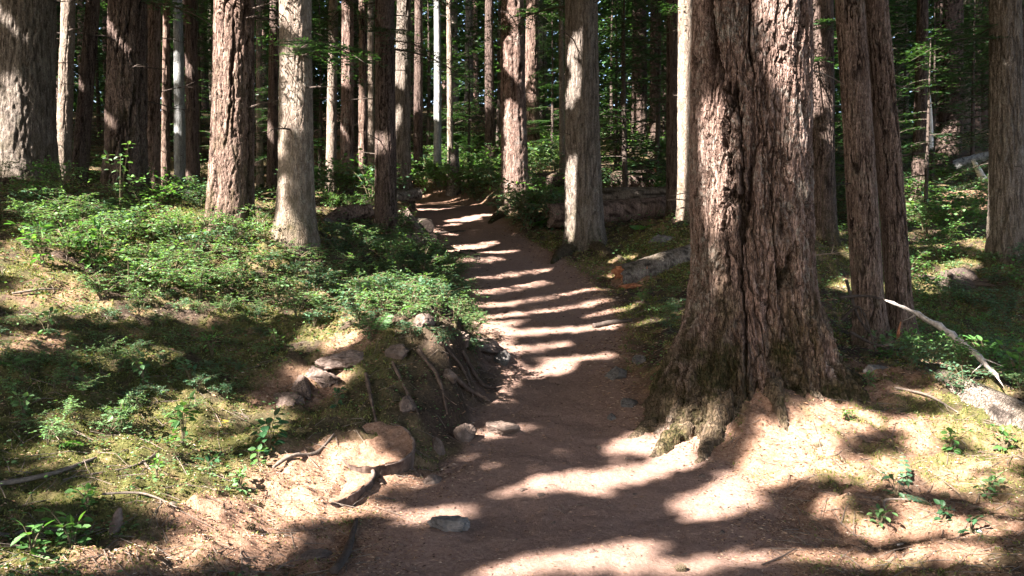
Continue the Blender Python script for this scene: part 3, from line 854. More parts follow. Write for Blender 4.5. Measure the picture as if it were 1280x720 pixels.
# left bank
for p, q, rad in [((345,590),(440,570),.17), ((330,630),(430,610),.16), ((340,640),(470,640),.1), ((430,560),(500,600),.12), ((150,690),(330,672),.11), ((20,705),(120,690),.14), ((375,470),(440,468),.08), ((560,445),(620,445),.1), ((520,650),(570,640),.09),
                  ((55,372),(110,335),.16), ((110,335),(170,310),.16), ((280,350),(340,335),.16), ((480,330),(590,395),.22), ((400,300),(520,330),.2), ((200,270),(330,290),.25), ((100,280),(200,300),.2),
                  ((120,540),(260,530),.13), ((240,610),(320,590),.10), ((0,440),(60,420),.12), ((130,450),(200,440),.1), ((300,520),(360,505),.08), ((590,545),(660,535),.07), ((30,590),(120,580),.05)]:
    gap_ground(p, q, rad)
_r = np.random.default_rng(8)
for _k in range(185):   # small flecks of sun on the left thicket
    px, py = _r.uniform(0, 600), _r.uniform(248, 430)
    if px < 330 and py > 400 or px < 90 and py < 280: continue
    gap_ground((px, py), (px + _r.uniform(10, 60), py + _r.uniform(-12, 8)), _r.uniform(.05, .20))
for _k in range(26):   # and in the woods right of the trail
    px, py = _r.uniform(700, 1270), _r.uniform(190, 420)
    gap_ground((px, py), (px + _r.uniform(5, 40), py + _r.uniform(-5, 4)), _r.uniform(.06, .25))
for _k in range(150):   # broken half light over the right mound
    px, py = _r.uniform(985, 1285), _r.uniform(525, 705)
    if px < 1060 and py > 640: continue
    gap_ground((px, py), (px + _r.uniform(3, 14), py - _r.uniform(0, 4)), _r.uniform(.02, .05))
for _k in range(10):   # and over the middle of the trail
    px, py = _r.uniform(570, 760), _r.uniform(548, 600)
    gap_ground((px, py), (px + _r.uniform(3, 20), py - _r.uniform(0, 4)), _r.uniform(.005, .02))
for _k in range(26):   # soft flecks on the mossy slope at the bottom left
    px, py = _r.uniform(20, 360), _r.uniform(500, 640)
    gap_ground((px, py), (px + _r.uniform(20, 70), py - _r.uniform(0, 25)), _r.uniform(.03, .10))
# slopes right of the trail and the far ground
for p, q, rad in [((700,345),(790,312),.25), ((760,345),(830,335),.12), ((800,300),(850,290),.3), ((740,395),(800,380),.08), ((800,262),(838,256),.35), ((800,228),(830,222),.3),
                  ((1150,360),(1200,335),.3), ((1200,420),(1280,440),.2), ((1150,395),(1230,390),.12), ((1210,300),(1270,320),.3), ((1130,250),(1230,245),.5), ((1180,210),(1240,205),.4), ((650,195),(700,175),.7), ((570,215),(620,200),.6), ((330,255),(420,262),.3), ((1100,300),(1160,290),.3)]:
    gap_ground(p, q, rad)
# sun patches on the trunks: photo points, distance of the lit surface
for p, q, d, rad in [((12,205),(40,130),11.6,.22), ((72,235),(95,0),13.9,.22), ((190,235),(200,0),14.9,.16), ((207,240),(212,20),18,.08), ((226,155),(226,90),23.8,.3), ((266,280),(280,0),9.2,.14), ((290,200),(300,20),9.2,.05),
                     ((354,270),(355,230),9.0,.10), ((356,190),(357,160),9.0,.09), ((358,100),(359,80),9.0,.07), ((360,20),(362,-40),9.0,.14), ((414,230),(418,60),17.9,.16), ((432,100),(435,20),16.8,.1), ((452,200),(454,120),19.8,.15), ((464,150),(464,90),24.8,.2),
                     ((505,90),(506,-10),16.8,.28), ((563,180),(562,90),23,.2), ((636,250),(632,185),17,.24), ((633,160),(634,130),17,.16), ((640,75),(640,60),17,.22), ((666,150),(665,128),27.7,.25),
                     ((722,285),(718,222),13.7,.24), ((712,124),(735,112),13.7,.10), ((712,68),(735,56),13.6,.06), ((702,220),(700,20),19.8,.1), ((854,265),(851,0),14.33,.20), ((640,20),(640,-10),17,.1),
                     ((880,240),(878,120),5.9,.17), ((895,190),(890,150),5.9,.10), ((1000,140),(992,20),5.95,.11), ((1008,240),(1004,160),5.95,.05), ((795,226),(832,222),19.0,.3), ((745,262),(838,255),15.1,.22), ((770,241),(832,238),16.9,.15), ((880,330),(880,270),5.9,.06), ((965,60),(955,20),5.9,.05), ((1035,440),(1030,330),6.1,.03),
                     ((1058,260),(1048,0),8.0,.06), ((1103,235),(1090,0),8.0,.10), ((1112,230),(1104,160),8.0,.10), ((1125,330),(1112,240),8.0,.06), ((1075,400),(1060,270),8.0,.05),
                     ((1250,310),(1245,240),11.7,.2), ((1240,200),(1236,135),11.7,.16), ((1130,382),(1240,465),6.9,.08)]:
    gap_at(p, q, d, rad)

# holes cut in both canopies to sunlight shrubs and hemlock sprays deep in the woods
FAR_GAPS = []
for p, q, d, rad in [((650,225),(710,185),24,1.2), ((655,180),(700,160),30,1.0), ((555,228),(625,205),24,1.0), ((575,190),(625,160),25,.9), ((690,215),(700,180),27,1.0), ((770,190),(840,175),28,.8), ((770,130),(790,110),29,.5), ((1100,140),(1140,146),21,.3), ((1110,160),(1180,165),22,.2),
                     ((390,210),(405,180),24,.4), ((330,200),(340,160),24,.5), ((120,200),(140,150),21,.6), ((215,200),(235,90),25,.5), ((590,60),(620,30),28,.5), ((680,80),(700,20),28,.4), ((760,60),(790,40),30,.5), ((480,180),(490,130),25,.4), ((540,160),(560,100),26,.4), ((850,190),(830,215),26,.6), ((300,120),(330,100),24,.3), ((20,150),(60,100),23,.3), ((1100,240),(1200,232),18,.5), ((690,150),(700,100),29,.4), ((760,232),(835,224),19.2,.35), ((700,245),(690,232),19.5,.25)]:
    FAR_GAPS.append((s2(at(*p, d)), s2(at(*q, d)), rad))
GAPS.extend(FAR_GAPS)
r = np.random.default_rng(77)
cg, cs = G(), G()
NB = 8600
for k in range(NB):
    x, y, z = r.uniform(-31, 12), r.uniform(-16, 31), r.uniform(10.0, 16.5)
    if y > 3 and (z - 3.5 - CAM_Z) / y < .40 and abs(x) / y < .80: continue
    # thinner where only the far woods lie in the shade of it: scattered dapples
    gx_, gy_ = x - SUN[0] / SUN[2] * (z - 2), y - SUN[1] / SUN[2] * (z - 2)
    dens = float(pn(np.array([gx_ * .55]), np.array([gy_ * .55]), np.array([3.0]), 5)[0])
    if gy_ > 12 and dens > .27: continue
    n = 130; L = r.uniform(2.4, 3.6); az = r.uniform(0, 6.283)
    dh = np.array([math.cos(az), math.sin(az), 0]); sd = np.array([-dh[1], dh[0], 0])
    t = r.random(n) ** .8; s = r.uniform(-1, 1, n) * (1.05 - t) * .30 * L
    pos = np.array([x, y, z]) + dh * (t * L)[:, None] + sd * s[:, None] + np.array([0, 0, 1.0]) * (-.25 * t * t * L - .12 * np.abs(s) + r.normal(0, .05, n))[:, None]
    dr = unit(dh + sd * np.sign(s)[:, None] * r.uniform(.4, 1.2, n)[:, None] + r.normal(0, .15, (n, 3)))
    P2 = s2(pos + dr * .14); keep = np.ones(n, bool)
    c0 = P2.mean(0)
    for a, b, rad in GAPS:
        ab = b - a
        if np.linalg.norm((a + b) / 2 - c0) > np.linalg.norm(ab) / 2 + 3.5: continue
        tt = np.clip(((P2 - a) @ ab) / (ab @ ab + 1e-9), 0, 1)
        dd = np.linalg.norm(P2 - (a + tt[:, None] * ab), axis=1)
        keep &= dd > rad * .85 + .05
    if keep.any():
        m = int(keep.sum())
        leaves(cg, NEED_V, NEED_F, pos[keep], dr[keep], unit(np.array([0, 0, 1.0]) + r.normal(0, .25, (m, 3))), r.uniform(.24, .34, m), .13)
o = cg.build('shade_canopy', M['canopy'])
tag(o, 'unseen needle canopy added up-sun of the trail, cut open for sun patches', 'canopy', kind='stuff')

# a second unseen canopy, added higher up to darken the woods behind
r = np.random.default_rng(78); cg = G()
for k in range(5200):
    x, y, z = r.uniform(-75, 40), r.uniform(8, 75), r.uniform(26, 38)
    if (z - 7 - CAM_Z) / y < .42 and abs(x) / y < .80: continue
    gx_, gy_ = x - SUN[0] / SUN[2] * (z - 6), y - SUN[1] / SUN[2] * (z - 6)
    if float(pn(np.array([gx_ * .30]), np.array([gy_ * .30]), np.array([6.0]), 5)[0]) > .33: continue
    n = 70; L = r.uniform(3, 5); az = r.uniform(0, 6.283)
    dh = np.array([math.cos(az), math.sin(az), 0]); sd = np.array([-dh[1], dh[0], 0])
    t = r.random(n) ** .8; s = r.uniform(-1, 1, n) * (1.05 - t) * .32 * L
    pos = np.array([x, y, z]) + dh * (t * L)[:, None] + sd * s[:, None] + np.array([0, 0, 1.0]) * (-.25 * t * t * L - .12 * np.abs(s))[:, None]
    dr = unit(dh + sd * np.sign(s)[:, None] * r.uniform(.4, 1.2, n)[:, None] + r.normal(0, .15, (n, 3)))
    P2 = s2(pos); keep = np.ones(n, bool); c0 = P2.mean(0)
    for a, b, rad in FAR_GAPS:
        ab = b - a
        if np.linalg.norm((a + b) / 2 - c0) > np.linalg.norm(ab) / 2 + 6: continue
        tt = np.clip(((P2 - a) @ ab) / (ab @ ab + 1e-9), 0, 1)
        keep &= np.linalg.norm(P2 - (a + tt[:, None] * ab), axis=1) > rad + .15
    m = int(keep.sum())
    if m: leaves(cg, NEED_V, NEED_F, pos[keep], dr[keep], unit(np.array([0, 0, 1.0]) + r.normal(0, .25, (m, 3))), r.uniform(.5, .8, m), .30)
tag(cg.build('high_shade_canopy', M['canopy']), 'unseen needle canopy added to shade the far woods', 'canopy', kind='stuff')

# a far mass of needles closing the view between the last trunks
r = np.random.default_rng(5)
g = G(); n = 260000
y = r.uniform(62, 80, n); x = r.uniform(-1, 1, n) * 75; hgt = r.random(n) * 30
xs = np.round(x / 3.2) * 3.2; zb = rbf(x, y)
x = xs + (x - xs) * (1.15 - hgt / 32)
pos = np.stack([x, y, zb + hgt], -1)
leaves(g, NEED_V, NEED_F, pos, r.normal(0, 1, (n, 3)) * [1, 1, .35] - [0, 0, .2], unit(np.array([0, 0, 1.0]) + r.normal(0, .5, (n, 3))), r.uniform(.5, 1.0, n), .36)
tag(g.build('far_forest', M['needle']), 'dark mass of conifers closing the view behind the farthest trunks', 'forest', kind='stuff')
#MARK_OBJECTS

# ------------------------------------------------------------------ rocks, logs, stumps, sticks
def rock(name, label, cat, px, py, d, size, seed, m='rock', sink=.3, rz=0, facets=9, group=None):
    """a boulder: a sphere cut by random planes, then roughened"""
    r = np.random.default_rng(seed); facets += 4
    n = 64; th = np.linspace(0, 2 * np.pi, n, endpoint=False); ph = np.linspace(.02, np.pi - .02, 40)
    PH, TH = np.meshgrid(ph, th, indexing='ij')
    D = np.stack([np.sin(PH) * np.cos(TH), np.sin(PH) * np.sin(TH), np.cos(PH)], -1)
    rad = np.full(PH.shape, 1.12)
    for k in range(facets):
        nrm = unit(r.normal(0, 1, 3) * [1, 1, .8]); dd = r.uniform(.5, .88)
        c = D @ nrm
        rad = np.minimum(rad, np.where(c > .05, dd / np.maximum(c, .05), 9))
    rad = rad + .11 * fbm(D[..., 0] * 3, D[..., 1] * 3, D[..., 2] * 3, seed, 4) + .035 * fbm(D[..., 0] * 14, D[..., 1] * 14, D[..., 2] * 14, seed + 3, 2)
    V = (D * rad[..., None]).reshape(-1, 3) * np.asarray(size) / 2
    c, s = math.cos(rz), math.sin(rz)
    V = np.stack([V[:, 0] * c - V[:, 1] * s, V[:, 0] * s + V[:, 1] * c, V[:, 2]], -1)
    p = at(px, py, d); p[2] = gz(p[0], p[1]) + size[2] * (.34 - sink)
    g = G(); g.add(V, grid_faces(40, n, True)); o = g.build(name, M[m], None, False)
    o.location = p
    return tag(o, label, cat, group)

rock('trail_stone', 'flat grey block of stone lying alone on the trail in front', 'rock', 560, 658, 4.25, (.24, .16, .13), 1, 'rock', .25, .2, 7)
rock('boulder', 'pale weathered boulder at the foot of the dark bank, nearer of the two', 'rock', 583, 556, 5.75, (.22, .18, .20), 12, 'rock_brown', .3, .5)
rock('boulder', 'wide dusty boulder at the foot of the dark bank, farther of the two', 'rock', 628, 546, 5.95, (.30, .22, .19), 8, 'rock_brown', .3, -.3)
rock('flat_stone', 'flat half buried stone in the dust at the bottom left of the trail', 'rock', 392, 694, 3.85, (.20, .12, .07), 4, 'rock_brown', .45, .2)
rock('stone', 'small pale stone wedged in the bank above the nearer boulder', 'rock', 547, 572, 5.5, (.14, .12, .14), 15, 'rock_brown', .3)
rock('stone', 'low split stone in the sunlit dust below the bank', 'rock', 540, 606, 5.0, (.20, .13, .12), 16, 'rock_brown', .35, .8)
rock('stone', 'upper grey rock of the pile at the left foot of the giant fir', 'rock', 772, 470, 7.25, (.26, .2, .2), 6, 'rock', .3, .4)
rock('stone', 'dark low rock at the path edge below the giant fir root', 'rock', 786, 508, 6.5, (.20, .16, .11), 7, 'rock', .3, 1.)
rock('stone', 'small dark rock beside the trail under the rock pile', 'rock', 764, 516, 6.3, (.13, .11, .07), 27, 'rock', .3, 2.)
rock('stone', 'narrow grey rock behind the rock pile by the giant fir', 'rock', 800, 455, 7.5, (.22, .15, .2), 28, 'rock', .3, 2.)
rock('ledge_stone', 'flat topped slab jutting from the bank over the trail edge', 'rock', 598, 452, 7.9, (.50, .36, .20), 9, 'rock_brown', .35, .3, 6)
rock('stone', 'dark stone beside the jutting slab at the trail edge', 'rock', 628, 462, 7.7, (.16, .22, .24), 10, 'rock', .3, .3)
rock('mossy_boulder', 'yellow green mossy boulder on the slope left of the giant fir', 'rock', 826, 305, 13.2, (.62, .45, .30), 11, 'rock', .4)
rock('grey_stone', 'pale grey stone among ferns between the pale trunk and the dark trunk', 'rock', 411, 266, 12.5, (.26, .2, .2), 13, 'rock', .3)
rock('mossy_mound', 'pale mossy hump behind the shrubs between two left trunks', 'rock', 222, 262, 13, (.62, .4, .35), 14, 'rock', .4)
rock('stone', 'grey stone on the needle mound between the giant fir and the fallen log', 'rock', 1092, 470, 6.6, (.26, .18, .12), 19, 'rock', .35)

def log(name, label, pts, radii, m='wood', ends=('cut', 'cut'), n=26, seed=0, broken=.0, cat='log', endm='wood', split=None):
    """fallen trunk: bark tube with modelled ends"""
    pts = [np.asarray(p, float) for p in pts]
    o0 = pts[0].copy()
    root = thing(name, label, cat, o0)
    P = smooth_line(pts, 46); R = np.interp(np.linspace(0, 1, 46), np.linspace(0, 1, len(radii)), radii)
    T, N, B = frames(P)
    th = np.linspace(0, 2 * np.pi, n, endpoint=False)
    e = 1 + .10 * fbm(np.cos(th)[None] * 1.5 + 0 * R[:, None], np.sin(th)[None] * 1.5 + 0 * R[:, None], np.arange(46)[:, None] * .12, seed, 4) + .05 * pn(th[None] * 4, np.arange(46)[:, None] * .25, 0.5, seed)
    rr = R[:, None] * e
    V = P[:, None] + rr[..., None] * (np.cos(th)[None, :, None] * N[:, None] + np.sin(th)[None, :, None] * B[:, None])
    r = np.random.default_rng(seed)
    if broken:
        for k in range(n):
            V[0, k] += T[0] * -r.uniform(0, broken); V[-1, k] += T[-1] * r.uniform(0, broken)
    fr = np.clip(np.exp(-(pn(th[None] * 3.0, np.arange(46)[:, None] * .15, .5, seed) / .08) ** 2), 0, 1)
    g = G(); g.add(V.reshape(-1, 3) - o0, grid_faces(46, n, True))
    up = unit(V - P[:, None])[..., 2]
    ms = np.clip(sst(.1, .8, up) * (.4 + fbm(V[..., 0] * 3, V[..., 1] * 3, V[..., 2] * 3, seed, 3)), 0, 1)
    kw = dict(attrs=dict(furrow=fr.ravel(), moss=ms.ravel() * (.8 if m in ('fir_dark', 'hemlock') else .15)))
    g.build('bark', M[m], root, True, **kw)
    for k, s in ((0, -1), (45, 1)):
        rings = [V[k]]
        for f in (.75, .5, .25):
            q = P[k] + (V[k] - P[k]) * f + T[k] * s * (r.uniform(-.25, .15, (n, 1)) * broken * 2 + .004)
            rings.append(q)
        c = P[k] + T[k] * s * .006
        A = np.concatenate(rings + [c[None]]) - o0
        F = grid_faces(4, n, True); j = np.arange(n)
        cap = np.stack([3 * n + j, 3 * n + (j + 1) % n, np.full(n, 4 * n)], -1)
        if s < 0: F = F[:, ::-1]; cap = cap[:, ::-1]
        g = G(); g.add(A, [F, cap])
        g.build('broken_end' if broken else 'cut_end', M[endm], root)
    return root

def onground(px, py, d, dz=0):
    p = at(px, py, d); p[2] = gz(p[0], p[1]) + dz; return p

# logs lying right of the trail
log('fallen_log', 'long dark log lying behind the crest tree with a torn brown right end', [at(655,226,20), at(740,228,19.6), at(815,226,19.2)], [.22, .25, .32], 'fir_dark', seed=1, broken=.12, endm='rot')
log('fallen_log', 'low mossy log below the long dark one with a torn end', [at(690,246,17.6), at(770,245,17.2), at(842,243,17.0)], [.20, .20, .18], 'hemlock', seed=2, broken=.08, endm='rot')
log('fallen_log', 'golden topped log lying behind the thick ridged trunk', [at(688,270,15.2), at(770,265,15.6), at(845,256,16.2)], [.25, .26, .22], 'fir_red', seed=3, broken=.06, endm='wood')
log('fallen_log', 'grey log with a rotten red broken end pointing at the trail', [at(780,346,11.4), at(830,330,11.6), at(900,310,12.0)], [.20, .19, .18], 'hemlock', seed=4, broken=.14, endm='rot')
rock('rotten_chunk', 'crumbled red rotten wood lying on top of the grey log', 'wood chunk', 806, 325, 11.4, (.30, .22, .24), 31, 'rot', .0, .5, 8)
rock('rotten_chunk', 'crumbled red wood fallen below the broken log end', 'wood chunk', 792, 362, 11.0, (.42, .25, .12), 32, 'rot', .3, .2, 8)
log('fallen_log', 'short dark log with a black round end in the right woods', [at(1178,314,15), at(1152,308,15.8), at(1120,300,17)], [.13, .13, .12], 'fir_dark', seed=5, endm='dark_twig')
# left of the trail near the crest
log('split_log', 'pale split log standing out at the left edge of the trail', [at(508,268,13.2), at(516,282,12.9), at(524,293,12.6)], [.08, .10, .09], 'wood', seed=6, broken=.10, endm='dead_wood')
log('log_end', 'grey round ended log right behind the pale split log', [at(533,284,13.4), at(520,281,14.0), at(490,276,14.8)], [.15, .15, .14], 'hemlock', seed=7, endm='dark_twig')
log('fallen_log', 'brown log lying under the pale split log at the trail edge', [at(540,300,12.7), at(515,300,12.5), at(478,298,12.2)], [.13, .14, .12], 'fir_red', seed=8, broken=.05, endm='rot')
log('fallen_log', 'log with a pale cut end lying above the trail edge at the crest', [at(524,242,16.5), at(500,246,16.2), at(455,254,15.6)], [.14, .15, .15], 'hemlock', seed=9, endm='bleached')
log('fallen_log', 'rotting log among ferns left of the near black trunk', [at(462,264,13.5), at(430,268,13.2), at(408,280,12.6)], [.13, .15, .1], 'fir_red', seed=10, broken=.08, endm='rot')
# right: sunlit log on the mound, grey bleached pile, upturned root
a, b, c_ = at(1160,478,6.5), at(1215,502,6.0), at(1330,566,5.2)
log('fallen_log', 'thick log at the right edge with a weathered end and blazing sunlit top', [a, b, c_], [.13, .17, .20], 'hemlock', seed=11, broken=.10, endm='wood')
log('bleached_log', 'grey weathered log lying at the far right between two trunks', [at(1196,206,23), at(1225,199,22.6), at(1262,190,22)], [.17, .18, .16], 'grey', seed=12, broken=.1, endm='bleached')
log('bleached_log', 'second weathered log just under the grey one at the far right', [at(1206,214,22.4), at(1235,206,22), at(1268,200,21.6)], [.11, .12, .1], 'pale', seed=13, broken=.1, endm='bleached')
log('pale_snag', 'broken pale stick standing tilted before the weathered logs', [at(1236,236,19.5), at(1228,222,19.5), at(1218,203,19.5)], [.10, .09, .05], 'bleached', seed=14, broken=.12, cat='snag', endm='bleached')
log('pale_snag', 'thin pale standing snag behind the right hemlock sprays', [at(1163,184,24), at(1163,150,24), at(1161,113,24)], [.09, .07, .03], 'bleached', seed=15, broken=.1, cat='snag', endm='bleached')
log('broken_stump', 'splintered grey stump standing above the bend of the trail', [at(566,243,21), at(567,222,21), at(567,198,21)], [.22, .17, .15], 'hemlock', seed=16, broken=.38, cat='stump', endm='wood')
p = onground(1196, 382, 11.5); root = thing('upturned_root', 'dark root mass of a toppled tree behind the leaning tree', 'root mass', p)
rk = rock('soil_mass', None, None, 1196, 380, 11.5, (.85, .5, .42), 33, 'dark_twig', .30, 0, 8); rk.parent = root; rk.location = (0, 0, .06)
r_ = np.random.default_rng(3)
for k in range(11):
    a_ = r_.uniform(0, 6.28); e_ = r_.uniform(-.1, .8); dv = np.array([math.cos(a_) * .8, math.sin(a_) * .4, e_ * .5]); g = G()
    tube(g, [dv * .3, dv * .6 + r_.normal(0, .05, 3), dv * r_.uniform(.8, 1.1) + [0, 0, -.1]], [.05, .035, .01], 7, .4, k, 9, steps=10)
    g.build('root', M['dark_twig'], root, True)

# small stones set in the trail
r_ = np.random.default_rng(17); peb = None; k = 0
while k < 26:
    px, py = r_.uniform(470, 960), r_.uniform(440, 712); q = hit(px, py)
    if path_out(q[:1], q[1:2])[0][0] > .05: continue
    if peb is None:
        peb = rock('small_stone', 'small stone set in the dust of the trail', 'stone', px, py, 5.0, (.07, .055, .045), 171, 'rock_brown', .2, 0, 7, 'small stones set in the trail'); o = peb
    else:
        o = peb.copy(); C.objects.link(o)
    sc = r_.uniform(.25, 1.0) ** 1.5; o.scale = (sc, sc, sc); o.rotation_euler = (r_.uniform(-.4, .4), r_.uniform(-.4, .4), r_.uniform(0, 6.28))
    o.location = (q[0], q[1], gz(q[0], q[1]) + .004 * sc); k += 1

# two weathered log rounds half buried in the bank beside the trail
def round_slab(label, px, py, d, rad, thick, tilt, yaw, seed, arc, lift):
    p = onground(px, py, d, lift)
    root = thing('log_round', label, 'log round', p)
    n, k = 96, 16
    th = np.linspace(0, 2 * np.pi, n, endpoint=False)
    edge = rad * (1 + .12 * pn(np.cos(th) * 1.3, np.sin(th) * 1.3, .5, seed) + .015 * pn(np.cos(th) * 9, np.sin(th) * 9, .5, seed))
    f = np.linspace(0, 1, k)
    X = f[:, None] * edge * np.cos(th); Y = f[:, None] * edge * np.sin(th)
    Z = thick * .5 + .03 * fbm(X * 7, Y * 7, .5, seed, 4) - .02 * (1 - f[:, None] ** 2)
    def rot(V):
        V = np.asarray(V).reshape(-1, 3)
        a, b = math.cos(tilt), math.sin(tilt)
        V = np.stack([V[:, 0], V[:, 1] * a - V[:, 2] * b, V[:, 1] * b + V[:, 2] * a], -1)
        a, b = math.cos(yaw), math.sin(yaw)
        return np.stack([V[:, 0] * a - V[:, 1] * b, V[:, 0] * b + V[:, 1] * a, V[:, 2]], -1)
    g = G(); g.add(rot(np.stack([X, Y, Z], -1)), grid_faces(k, n, True))
    fc = np.repeat(f, n)
    g.build('top_face', M['ground'], root, True, attrs=dict(path=np.zeros(k * n), duff=np.full(k * n, .95), moss=np.zeros(k * n)))
    s = np.linspace(0, 1, 10)
    rr = edge * (1.0 + .05 * np.sin(np.pi * s[:, None]) - .10 * s[:, None] + .05 * fbm(np.cos(th) * 5, np.sin(th) * 5, s[:, None] * 2, seed, 4))
    V = np.stack([rr * np.cos(th), rr * np.sin(th), Z[-1][None] + .003 - s[:, None] * thick * 2.2], -1)
    g = G(); g.add(rot(V), grid_faces(10, n, True)[:, ::-1])
    g.build('side', M['dark_wood'], root, True)
    ar = np.linspace(math.radians(arc[0]), math.radians(arc[1]), 30); er = np.interp(ar % (2 * np.pi), th, edge) * 1.01
    P = rot(np.stack([er * np.cos(ar), er * np.sin(ar), np.full(30, thick * .5 + .006)], -1)); g = G()
    tube(g, P, [.003, .008, .011, .009, .002], 7, .9, seed, 25)
    g.build('bark_rim', M['wood'], root, True)
round_slab('dusty log round half buried in the bank with its dark edge to the trail', 468, 588, 5.15, .27, .12, .34, .1, 3, (-70, 70), -.02)
round_slab('sunlit log round lying in front of the other half buried one', 398, 615, 4.75, .34, .08, .16, .1, 4, (-60, 110), -.03)

# slabs of grey split wood lying on the bank
for k, (px, py, d, sz, az, lab) in enumerate([(402,470,6.25,(.85,.20,.20),2.2,'long grey slab of split wood on the bank, rightmost of the fan'), (378,480,6.1,(.75,.16,.18),2.0,'grey slab of split wood in the middle of the fan on the bank'),
                               (436,474,6.3,(.50,.26,.22),.15,'short thick slab of split wood lying across the fan on the bank'), (358,496,5.85,(.60,.17,.17),2.3,'lowest grey slab of split wood on the bank')]):
    rock('wood_slab', lab, 'wood slab', px, py, d, sz, 140 + k, 'wood', .16, az, 5)

def stick(name, label, pts, radii, m='twig', forks=0, seed=0, cat='stick', n=7, rough=.3, group=None):
    pts = [np.asarray(p) for p in pts]; g = G()
    tube(g, pts, radii, n, rough, seed, 20, steps=22)
    r = np.random.default_rng(seed); P = smooth_line(pts, 22)
    for k in range(forks):
        i = r.integers(5, 20); T = unit(P[i] - P[i - 1]); dd = unit(T + r.normal(0, .55, 3) * [1, 1, .5]); l = np.linalg.norm(P[-1] - P[0]) * r.uniform(.12, .3)
        tube(g, [P[i], P[i] + dd * l * .5 + r.normal(0, .03, 3) * l, P[i] + dd * l], [radii[-1] * .8 + .002, .0015], 5, 0, 0)
    return tag(g.build(name, M[m], smooth=True, origin=pts[0]), label, cat, group)
stick('fallen_branch', 'long silvery dead branch arching down at the right of the leaning tree', [at(1106,375,6.9), at(1140,389,6.7), at(1185,416,6.45), at(1222,445,6.2), at(1248,473,6.0)], [.008, .016, .024, .028, .024, .016, .010], 'dead_wood', 4, 3, 'branch', 9, 1.2)
for k, (a, b, c_) in enumerate([((1058,350,7.0),(1072,395,7.0),(1095,425,7.05)), ((1050,372,6.9),(1085,370,6.9),(1115,378,6.9)), ((1052,400,6.9),(1075,385,6.8),(1095,440,6.8)), ((1062,415,6.9),(1100,432,6.9),(1130,420,7.0))]):
    stick('dead_branch', ['dark dead branch dropping behind the right foot of the giant fir', 'dark dead branch reaching out level from the giant fir to the silvery branch', 'crooked dark dead branch rising beside the giant fir foot', 'low dark dead branch across the foot of the leaning tree'][k], [at(*a), at(*b), at(*c_)], [.016, .012, .006], 'dark_twig', 6, 60 + k, 'branch')
stick('splinter', 'upright orange splinter of wood in front of the leaning tree', [at(1122,430,7.6), at(1123,415,7.6), at(1126,402,7.6)], [.02, .016, .004], 'rot', 0, 65, 'splinter')
def gstick(name, label, pix, radii, lift=.012, **kw): return stick(name, label, [onground(*q, lift) for q in pix], radii, **kw)
gstick('root', 'curved bare root lying across the sunlit log round', [(342,612,4.75),(365,592,4.9),(395,572,5.05),(418,556,5.2)], [.010, .015, .012, .006], .015, m='twig', seed=1)
gstick('black_stick', 'charred black stick at the bottom edge left of the trail', [(418,722,3.6),(434,690,3.9),(446,655,4.25)], [.022, .022, .012], .02, m='dark_twig', seed=2)
gstick('stick', 'long grey stick lying on the moss at the far left', [(-10,604,3.75),(60,590,3.95),(120,570,4.25)], [.016, .014, .007], m='twig', seed=3, forks=1)
gstick('stick', 'thin bare stick slanting through the moss of the left bank', [(115,602,4.05),(165,575,4.3),(205,548,4.65)], [.006, .007, .003], m='twig', seed=4, forks=2)
gstick('stick', 'forked grey twig on the moss above the bark chip', [(128,628,3.85),(180,630,3.9),(222,640,3.85)], [.007, .006, .003], .02, m='twig', seed=5, forks=4)
gstick('stick', 'grey stick at the left edge below the long one', [(-10,668,3.2),(15,662,3.3),(36,655,3.4)], [.010, .009, .004], m='twig', seed=6)
gstick('stick', 'small dark twig lying on the trail near the bottom right', [(953,702,3.75),(975,694,3.8),(995,687,3.9)], [.004, .005, .002], m='dark_twig', seed=7)
gstick('stick', 'thin bare branch lying on the mossy mound by the right log', [(1118,492,6.1),(1160,505,5.9),(1198,524,5.65)], [.010, .010, .004], .02, m='twig', seed=8, forks=3)
gstick('stick', 'pale thin stick on the left bank below the sunny moss', [(15,365,6.7),(45,360,6.8),(75,345,7.0)], [.010, .010, .004], .03, m='twig', seed=9, forks=2)
gstick('stick', 'bent twig by the little green plant on the right mound', [(1107,634,4.4),(1107,618,4.5),(1138,616,4.5)], [.007, .008, .005], .02, m='twig', seed=10)
gstick('stick', 'short white stick on the sunlit needles at the right', [(1122,664,4.1),(1136,668,4.1)], [.007, .004], m='bleached', seed=11)
gstick('root', 'dark root crossing the trail near the crest', [(540,291,15.0),(560,285,15.4),(582,283,15.6)], [.05, .04, .02], .0, m='dark_twig', seed=12, forks=2)
gstick('root', 'dark gnarled root loop lying on the middle of the trail', [(570,313,13.6),(583,318,13.2),(598,322,13.0),(592,312,13.6),(575,311,13.7)], [.03, .035, .03, .02, .03], .0, m='dark_twig', seed=13, forks=2)
gstick('root', 'dark root bent over the right edge of the trail before the mossy slope', [(742,402,8.9),(768,396,9.0),(790,394,9.0)], [.035, .035, .02], .02, m='dark_twig', seed=14)
for k, (px, py, d, h, dx) in enumerate([(143,668,3.6,.12,.02)]):
    p = onground(px, py, d); g = G(); tube(g, [p - [0, 0, .02], p + [.01, 0, h * .5], p + [dx, .02, h]], [.022, .026, .010], 8, .6, 5, 30, steps=14)
    tag(g.build('bark_chip', M['wood'], smooth=True, origin=p), 'upright chip of broken wood stuck in the moss', 'wood chip')
